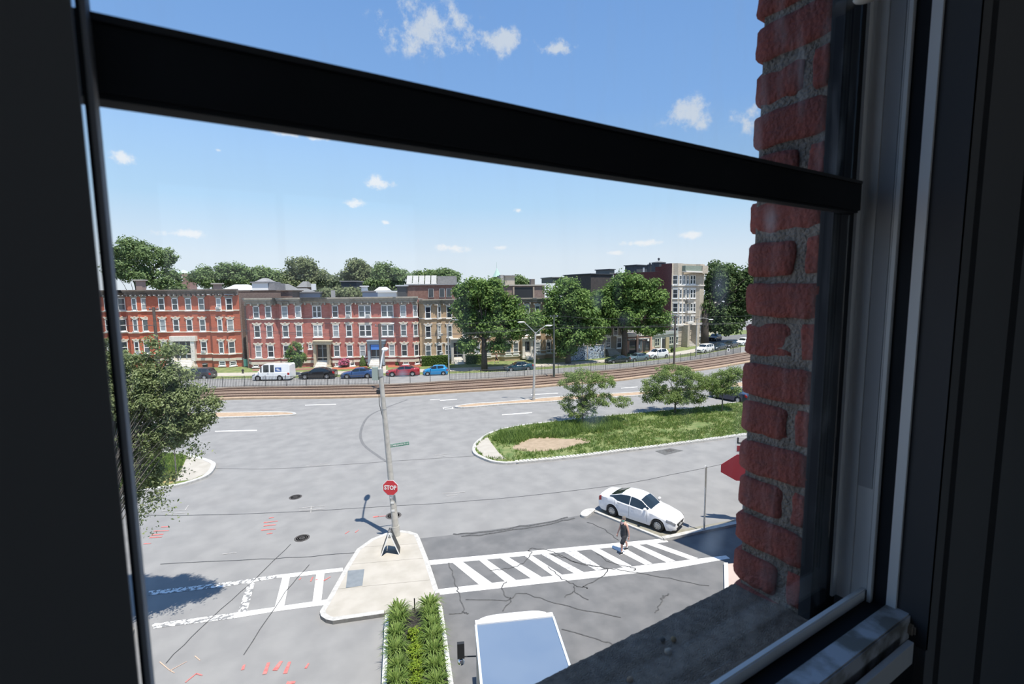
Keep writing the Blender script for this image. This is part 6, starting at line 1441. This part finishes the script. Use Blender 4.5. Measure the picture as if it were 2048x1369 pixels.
shrub('flowering_bush', 'round bright pink flowering bush left of the blue awning entrance', 688, 736.5, 26, 20, 'round', LF_PNK, 2600, .20); shrub('flowering_bush', 'small dark pink flowering bush above the red sedan roof', 823, 732.5, 16, 15, 'round', LF_DPK, 1500, .18)
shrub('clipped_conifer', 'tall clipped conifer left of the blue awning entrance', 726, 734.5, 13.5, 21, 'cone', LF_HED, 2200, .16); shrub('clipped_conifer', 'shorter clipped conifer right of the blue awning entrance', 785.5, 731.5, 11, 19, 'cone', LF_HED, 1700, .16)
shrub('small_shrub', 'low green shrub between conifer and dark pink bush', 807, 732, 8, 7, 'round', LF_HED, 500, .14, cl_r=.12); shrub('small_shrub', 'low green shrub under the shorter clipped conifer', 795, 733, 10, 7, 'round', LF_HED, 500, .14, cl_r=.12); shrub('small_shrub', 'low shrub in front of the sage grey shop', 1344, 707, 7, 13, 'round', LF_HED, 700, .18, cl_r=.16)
# mulch beds in front of the weathered block
mul = mat('red_mulch', (.30, .085, .045), (.36, .12, .07), 6, .95)
struct(slab('mulch_bed', poly_px([(665, 737.5), (735, 735), (735, 739), (662, 742)]), .1, .155, mul)); struct(slab('mulch_bed', poly_px([(776, 733), (843, 730.5), (843, 735), (776, 737)]), .1, .155, mul)); struct(slab('mulch_bed', poly_px([(505, 740.5), (626, 738.5), (626, 742), (505, 744)]), .1, .155, mat('brown_mulch', (.20, .10, .075), (.25, .14, .10), 5, .95)))
struct(slab('front_path', poly_px([(628, 737), (668, 737), (672, 748), (626, 748)]), .1, .145, CONC)); struct(slab('front_path', poly_px([(741, 732), (772, 731), (772, 745), (741, 746)]), .1, .145, CONC))
# island grass
def blades(name, parent, poly, n, h, lm, rng, avoid=None, z=.13, w=.02, tuft=5):
    """upright grass blades scattered inside a ground polygon"""
    P = np.array([(p.x, p.y) for p in poly]); lo, hi = P.min(0), P.max(0); pts = []
    from mathutils.geometry import intersect_point_tri_2d, tessellate_polygon
    def inside(x, y, Q):
        c = False; j = len(Q)-1
        for i in range(len(Q)):
            if (Q[i][1] > y) != (Q[j][1] > y) and x < (Q[j][0]-Q[i][0])*(y-Q[i][1])/(Q[j][1]-Q[i][1])+Q[i][0]: c = not c
            j = i
        return c
    while len(pts) < n:
        x, y = rng.uniform(lo[0], hi[0]), rng.uniform(lo[1], hi[1])
        if inside(x, y, P) and not (avoid and any(inside(x, y, a_) for a_ in avoid)):
            if noise.noise(Vector((x*.5, y*.5, 2))) > -.25+rng.uniform(-.25, .25): pts.append((x, y))
    pts = np.repeat(np.array(pts), tuft, 0)+rng.normal(size=(n*tuft, 2))*.06; k_ = len(pts); a = rng.uniform(0, 2*np.pi, k_); hh_ = h*rng.uniform(.4, 1.3, k_); ln = hh_*rng.uniform(.1, .7, k_); b_ = rng.uniform(0, 2*np.pi, k_)
    v = np.zeros((k_, 3, 3)); v[:, 0, 0] = pts[:, 0]-np.cos(a)*w; v[:, 0, 1] = pts[:, 1]-np.sin(a)*w; v[:, 1, 0] = pts[:, 0]+np.cos(a)*w; v[:, 1, 1] = pts[:, 1]+np.sin(a)*w; v[:, :2, 2] = z; v[:, 2, 0] = pts[:, 0]+np.cos(b_)*ln; v[:, 2, 1] = pts[:, 1]+np.sin(b_)*ln; v[:, 2, 2] = z+hh_
    me = bpy.data.meshes.new(name); me.vertices.add(3*k_); me.vertices.foreach_set('co', v.astype(np.float32).ravel()); me.loops.add(3*k_); me.loops.foreach_set('vertex_index', np.arange(3*k_, dtype=np.int32)); me.polygons.add(k_); me.polygons.foreach_set('loop_start', np.arange(0, 3*k_, 3, dtype=np.int32)); me.polygons.foreach_set('loop_total', np.full(k_, 3, dtype=np.int32)); me.materials.append(lm); me.update(calc_edges=True)
    o = link(name, me, parent); o['kind'] = 'stuff'; return o
rng = np.random.default_rng(5)
bare = [[(p.x, p.y) for p in poly_px([(1025, 900), (1060, 881), (1130, 880), (1180, 888), (1118, 904), (1060, 907)])], [(p.x, p.y) for p in poly_px([(951, 898), (975, 878), (998, 910), (1012, 922), (968, 917)])]]
blades('grass', isl, ISLI, 9000, .20, LF_GRS, rng, bare, w=.022); blades('dry_grass', isl, [p for p in ISLI if p.x > 24], 2600, .13, LF_DRY, rng, bare, w=.02)
blades('tall_weeds', isl, poly_px([(980, 885), (1000, 872), (1110, 853), (1240, 843), (1245, 862), (1130, 878), (1010, 892)]), 1500, .42, LF_GRS, rng, bare, w=.028)
blades('grass', isl2, [p for p in poly_px([(372, 915), (300, 908), (200, 905), (200, 985), (300, 976), (345, 960), (365, 935)])], 2600, .25, LF_GRS, rng, w=.022)
# planter with ornamental grasses below the window
zp = .42
PW = mat('white_planter_wall', (.66, .66, .63), (.76, .76, .73), 6, .85)
a, b, c, d = g(770, 1230, zp), g(884, 1211, zp), g(907, 1369, zp), g(763.5, 1369, zp); c = b+(c-b)*2.2; d = a+(d-a)*2.2
pl = thing('planter_bed', 'long raised planter bed with white walls between pavement and parking lot', 'planter', (a.x, a.y, 0))
def wall_seg(p, q, wd_, name='planter_wall', z1=zp):
    u = (q-p).normalized(); n = Vector((-u.y, u.x, 0)); MB().prism([p, q, q+n*wd_, p+n*wd_], 0, z1).build(name, PW, pl, world=True)
wall_seg(d, a, -.14); wall_seg(c, b, .15)
MB().prism([a+Vector((.1, 0, 0)), b-Vector((.1, 0, 0)), c-Vector((.1, 0, 0)), d+Vector((.1, 0, 0))], 0, .34).build('mulch', mat('black_mulch', (.018, .016, .015), (.05, .045, .04), 14, .95, bump=.8), pl, world=True)
def tuft_mesh(name, n, h, spread, lm, rng, w=.012):
    o = MB()
    for _ in range(n):
        a_ = rng.uniform(0, 2*math.pi); r0 = rng.uniform(0, .09); L_ = h*rng.uniform(.65, 1.15); sp_ = spread*rng.uniform(.15, 1.0); u = Vector((math.cos(a_), math.sin(a_), 0)); sd_ = Vector((-u.y, u.x, 0))*w; p0 = u*r0
        p1 = p0+u*sp_*.35+Vector((0, 0, L_*.65)); p2 = p0+u*sp_*.75+Vector((0, 0, L_*.85)); p3 = p0+u*sp_*1.15+Vector((0, 0, L_*.62))
        i = len(o.v); o.v += [tuple(q) for q in (p0-sd_, p0+sd_, p1+sd_, p1-sd_, p2+sd_*.7, p2-sd_*.7, p3)]; o.f += [(i, i+1, i+2, i+3), (i+3, i+2, i+4, i+5), (i+5, i+4, i+6)]; o.mi += [0]*3
    q = o.build(name, lm, fix=False); me = q.data; bpy.data.objects.remove(q); return me
tm = [tuft_mesh('blades', 260, .50, .50, LF_GRS, rng, .013) for _ in range(3)]; TG = 'ornamental grass tufts in the planter'
lf_t = [(797, 1228), (797, 1247), (793, 1276), (792, 1308), (797, 1342), (794, 1372), (795, 1405), (795, 1440)]; rt_t = [(859, 1219), (862, 1237), (866, 1260), (866, 1283), (868, 1313), (870, 1344), (872, 1374), (875, 1408), (878, 1444)]
for side, L__ in (('left', lf_t), ('right', rt_t)):
    for i, (x, y) in enumerate(L__):
        p = g(x, y+6, .34); lab = 'arching green ornamental grass tuft along the planter wall on the '+('crosswalk road side' if side == 'left' else 'parking lot side'); o = thing('ornamental_grass', lab, 'grass tuft', p, random.uniform(0, 6), TG+' on the '+('road side' if side == 'left' else 'lot side')); link('blades', tm[i % 3], o, None, None, random.uniform(.9, 1.12)); MB().ell((0, 0, .03), (.09, .09, .08), 8, 5).build('crown', BARKG, o)
rng2 = np.random.default_rng(8); cen, nr, cl = crown([(0, 0, .2, .27, .27, .2)], 900, 46, .085, rng2); sm = leaf_mesh('foliage', cen, nr, .06, LF_LIM, .7, rng2)
for i, (x, y) in enumerate(((832, 1280), (829, 1307), (836, 1325), (832, 1350), (834, 1376), (836, 1405), (838, 1436))):
    p = g(x, y, .34); o = thing('lime_shrub', 'low lime green shrub in the middle of the planter', 'shrub', p, random.uniform(0, 6), 'lime shrubs in the planter'); link('foliage', sm, o, None, None, random.uniform(.95, 1.15)); MB().tube([(0, 0, 0), (0, 0, .2)], .02, 6).build('stem', BARK, o)
p = g(829.5, 1223, .34); o = thing('sprinkler_post', 'short black post at the far end of the planter', 'post', p); MB().tube([(0, 0, 0), (0, 0, .5)], .022, 8).build('post', BLKP, o); MB().box(-.09, 0, -.015, .015, .1, .13).build('tap', BLKP, o)
for i in range(6):
    f = (i+.5)/6; p = a.lerp(b, f); u = (b-a).normalized(); o = thing('wire_hoop', 'thin wire edging hoop at the far end of the planter', 'hoop', (p.x, p.y, .14), math.atan2(u.y, u.x), 'wire edging hoops'); pts_ = [(-.15, .05, 0), (-.15, .05, .34), (-.09, .05, .43), (0, .05, .46), (.09, .05, .43), (.15, .05, .34), (.15, .05, 0)]
    MB().tube(pts_, .006, 5).build('hoop', STEELG, o); MB().tube([(-.15, .05, .12), (.15, .05, .38)], .004, 4).build('cross_wire', STEELG, o); MB().tube([(.15, .05, .12), (-.15, .05, .38)], .004, 4).build('cross_wire', STEELG, o)
# shaded side street and the pale building behind the far right tree
struct(slab('side_street', poly_px([(1404, 692), (1416, 697), (1560, 676), (1560, 664), (1410, 676)]), .1, .14, ASPH_D))
roofbox('rear_building', 'pale cream building glimpsed behind the trunk of the far right tree', 'building', 1404, 1446, 598, 681, 128, 8, CREAM, TAR2, tt=b7.t)
# ------------------------------------------------------------------ people
def skin_mesh(name, verts, edges, root=0, sub=2):
    """skin + subdivision surface over a skeleton; verts = (x,y,z,rx,ry)"""
    me = bpy.data.meshes.new(name); me.from_pydata([v[:3] for v in verts], edges, []); o = bpy.data.objects.new(name, me); COL.objects.link(o)
    sk = o.modifiers.new('skin', 'SKIN'); sk.use_smooth_shade = True
    if not me.skin_vertices: 
        bpy.context.view_layer.objects.active = o
    for i, v in enumerate(verts):
        me.skin_vertices[0].data[i].radius = (v[3], v[4] if len(v) > 4 else v[3]); me.skin_vertices[0].data[i].use_root = (i == root)
    ss = o.modifiers.new('sub', 'SUBSURF'); ss.levels = sub; ss.render_levels = sub
    bpy.context.view_layer.update(); dg = bpy.context.evaluated_depsgraph_get(); out = bpy.data.meshes.new_from_object(o.evaluated_get(dg)); bpy.data.objects.remove(o)
    for p in out.polygons: p.use_smooth = True
    out.name = name; return out
def person(label, pos, ang, top, shorts, hair, skin, mask=None, mask2=None, shoe=None, scale=1.0, stride=.30, knee_len=.47, lshoulder=.30, shirt_logo=None):
    t = thing('person', label, 'person', pos, ang); t.scale = (scale,)*3           # faces +x
    # joints (x forward, y left, z up), 1.72 m tall
    hipz, chz = .90, 1.26; lf = (stride, .11); rf = (-stride, -.11)
    V = [(0, 0, hipz, .125, .14), (0.0, 0, 1.06, .115, .14), (.015, 0, 1.24, .125, .165), (.01, 0, 1.39, .085, .13), (.01, 0, 1.46, .055, .055), (.03, 0, 1.53, .062, .062), (.035, 0, 1.60, .085, .078), (.03, 0, 1.665, .075, .07)]
    E_ = [(i, i+1) for i in range(7)]
    def chain(start, pts):
        k_ = start
        for p in pts:
            V.append(p); E_.append((k_, len(V)-1)); k_ = len(V)-1
        return k_
    for s, (fx, bent) in ((1, (stride, .10)), (-1, (-stride, .02))):
        kx = fx*.55+bent
        chain(0, [(0.01, s*.10, .82, .095), (kx*.9, s*.105, .50, .062), (fx*.95-.02, s*.105, .30, .055), (fx-.02, s*.105, .09, .038)])
    hands = []
    for s, sw in ((1, -.14), (-1, .12)):
        k_ = chain(3, [(0, s*.185, 1.36, .058), (sw*.35, s*.235, 1.10, .042), (sw*.75+.03, s*.25, .92, .034), (sw+.05, s*.25, .83, .026, .03), (sw+.06, s*.25, .775, .020, .036)])
        hx, hz = sw+.06, .775
        for j, (dy, ln, dx) in enumerate(((.030, .060, .008), (.011, .072, .012), (-.010, .068, .014), (-.030, .052, .012))):
            V.append((hx+.012, s*.25+dy, hz-.05, .0095)); E_.append((k_, len(V)-1)); V.append((hx+dx+.02, s*.25+dy, hz-.05-ln*.5, .0088)); E_.append((len(V)-2, len(V)-1)); V.append((hx+dx, s*.25+dy*.9, hz-.05-ln, .008)); E_.append((len(V)-2, len(V)-1))
        V.append((hx+.045, s*.235, hz-.005, .011)); E_.append((k_, len(V)-1)); V.append((hx+.055, s*.23, hz-.05, .0095)); E_.append((len(V)-2, len(V)-1))
    me = skin_mesh('body', V, E_); me.materials.append(skin); link('body', me, t)
    # shirt and shorts as looser skins over the same joints
    def loft(rings, n=18):
        o = MB(); 
        for (x, y, z, rx, ry) in rings: o.v += [(x+rx*math.cos(2*math.pi*j/n), y+ry*math.sin(2*math.pi*j/n), z) for j in range(n)]
        for i in range(len(rings)-1):
            for j in range(n): o.f.append((i*n+j, i*n+(j+1) % n, (i+1)*n+(j+1) % n, (i+1)*n+j))
        o.f.append(tuple(reversed(range(n)))); o.f.append(tuple((len(rings)-1)*n+j for j in range(n))); o.mi = [0]*len(o.f); return o
    tp = loft([(0, 0, .80, .150, .185), (0, 0, .90, .150, .188), (.003, 0, 1.02, .142, .180), (.01, 0, 1.14, .145, .186), (.012, 0, 1.26, .150, .192), (.008, 0, 1.35, .120, .165), (.004, 0, 1.41, .080, .125), (.004, 0, 1.445, .058, .075)])
    tp.build('tank_top', top, t, smooth=True)
    sh = loft([(0, 0, .76, .12, .17), (0, 0, .82, .155, .190), (0, 0, .92, .150, .182), (0, 0, .98, .135, .170)])
    for s, kx in ((1, (stride*.55+.10)*.9), (-1, (-stride*.55+.02)*.9)): sh.tube([(0, s*.085, .86), (.012+kx*.25, s*.098, .74), (kx*.62, s*.104, .62), (kx*.98, s*.107, .47)], [.105, .108, .100, .098], 14)
    sh.build('shorts', shorts, t, smooth=True, fix=False)
    # hair cap, ears, face
    o = MB().ell((.018, 0, 1.635), (.098, .088, .088), 16, 10); o.f = [f for f in o.f if sum(o.v[i][2] for i in f)/len(f) > 1.628-.35*max(0, .0-(sum(o.v[i][0] for i in f)/len(f)-.03))+.35*max(0, sum(o.v[i][0] for i in f)/len(f)-.03)]; o.mi = [0]*len(o.f)
    o.build('hair', hair, t, smooth=True)
    for s in (1, -1):
        MB().ell((.02, s*.084, 1.59), (.02, .010, .030), 8, 6).build('ear', skin, t, smooth=True); MB().ell((.108, s*.030, 1.605), (.008, .013, .008), 8, 6).build('eye', BLKP, t, smooth=True)
    MB().ell((.122, 0, 1.575), (.018, .013, .026), 8, 6).build('nose', skin, t, smooth=True)
    if mask:
        o = MB(); rows = [(1.585, .124, .9), (1.54, .128, .95), (1.48, .128, .85), (1.42, .145, .62), (1.34, .160, .12)]; n = 8
        for i in range(len(rows)-1):
            for j in range(n):
                def pt(i_, j_):
                    z, r, wd_ = rows[i_]; a_ = (j_/n-.5)*2*wd_*1.25; return (.005+r*math.cos(a_), r*.85*math.sin(a_), z)
                o.cur = 0 if i < 2 else 1; o.face([pt(i, j), pt(i, j+1), pt(i+1, j+1), pt(i+1, j)])
        o.build('bandana', [mask, mask2 or mask], t, smooth=True, fix=False)
    else: MB().ell((.116, 0, 1.545), (.008, .022, .006), 8, 6).build('mouth', mat('lip', (.3, .09, .08)), t)
    for s, fx in ((1, stride), (-1, -stride)):
        o = MB(); x0 = fx-.02; y0 = s*.105
        o.hexa([(x0-.08, y0-.036, .0), (x0+.18, y0-.044, .0), (x0+.18, y0+.044, .0), (x0-.08, y0+.036, .0), (x0-.075, y0-.034, .09), (x0+.10, y0-.036, .075), (x0+.10, y0+.036, .075), (x0-.075, y0+.034, .09)]); ob = o.build('shoe', shoe or BLKP, t)
        bm = bmesh.new(); bm.from_mesh(ob.data); bmesh.ops.bevel(bm, geom=bm.edges, offset=.014, segments=2, affect='EDGES'); bm.to_mesh(ob.data); bm.free()
        MB().tube([(x0-.01, y0, .08), (x0-.012, y0, .14)], [.045, .043], 10).build('sock', WHITE, t, smooth=True); MB().box(x0-.08, x0+.17, y0-.042, y0+.042, -.004, .014).build('shoe_sole', WHITE, ob)
    if shirt_logo:
        MB().lathe([(.065, 0), (.065, .006), (.045, .006), (.045, 0)], (.158, 0, 1.10), 'X', 20).build('shirt_print', shirt_logo, t)
    return t
p = (g(1238, 1107)+g(1257, 1102))/2; SK = mat('skin', (.56, .30, .23), (.62, .36, .28), 6, .6)
dd = (g(1222, 1113)-g(1257, 1102)); ang = math.atan2(dd.y, dd.x)
person('person walking in black tank top and knee shorts with a green bandana mask', (p.x, p.y, .012), ang, mat('black_cloth', (.022, .023, .027), (.03, .031, .036), 8, .85), mat('black_shorts', (.018, .018, .022), rough=.85), mat('grey_brown_hair', (.10, .085, .07), (.2, .18, .15), 30, .8), SK, mat('green_bandana', (.22, .42, .36), (.10, .30, .22), 30, .8), mat('red_bandana', (.34, .16, .18), (.6, .5, .5), 30, .8), BLKP, 1.0, .24, shirt_logo=mat('grey_print', (.07, .075, .075)))
p = g(993, 728); person('far person in dark clothes walking in the shade of the first big maple', (p.x, p.y, .135), math.atan2(-.5, .86), mat('navy_cloth', (.03, .035, .05)), mat('dark_trousers', (.02, .02, .024)), mat('dark_hair', (.02, .015, .012)), SK, None, None, BLKP, 1.0, .28)
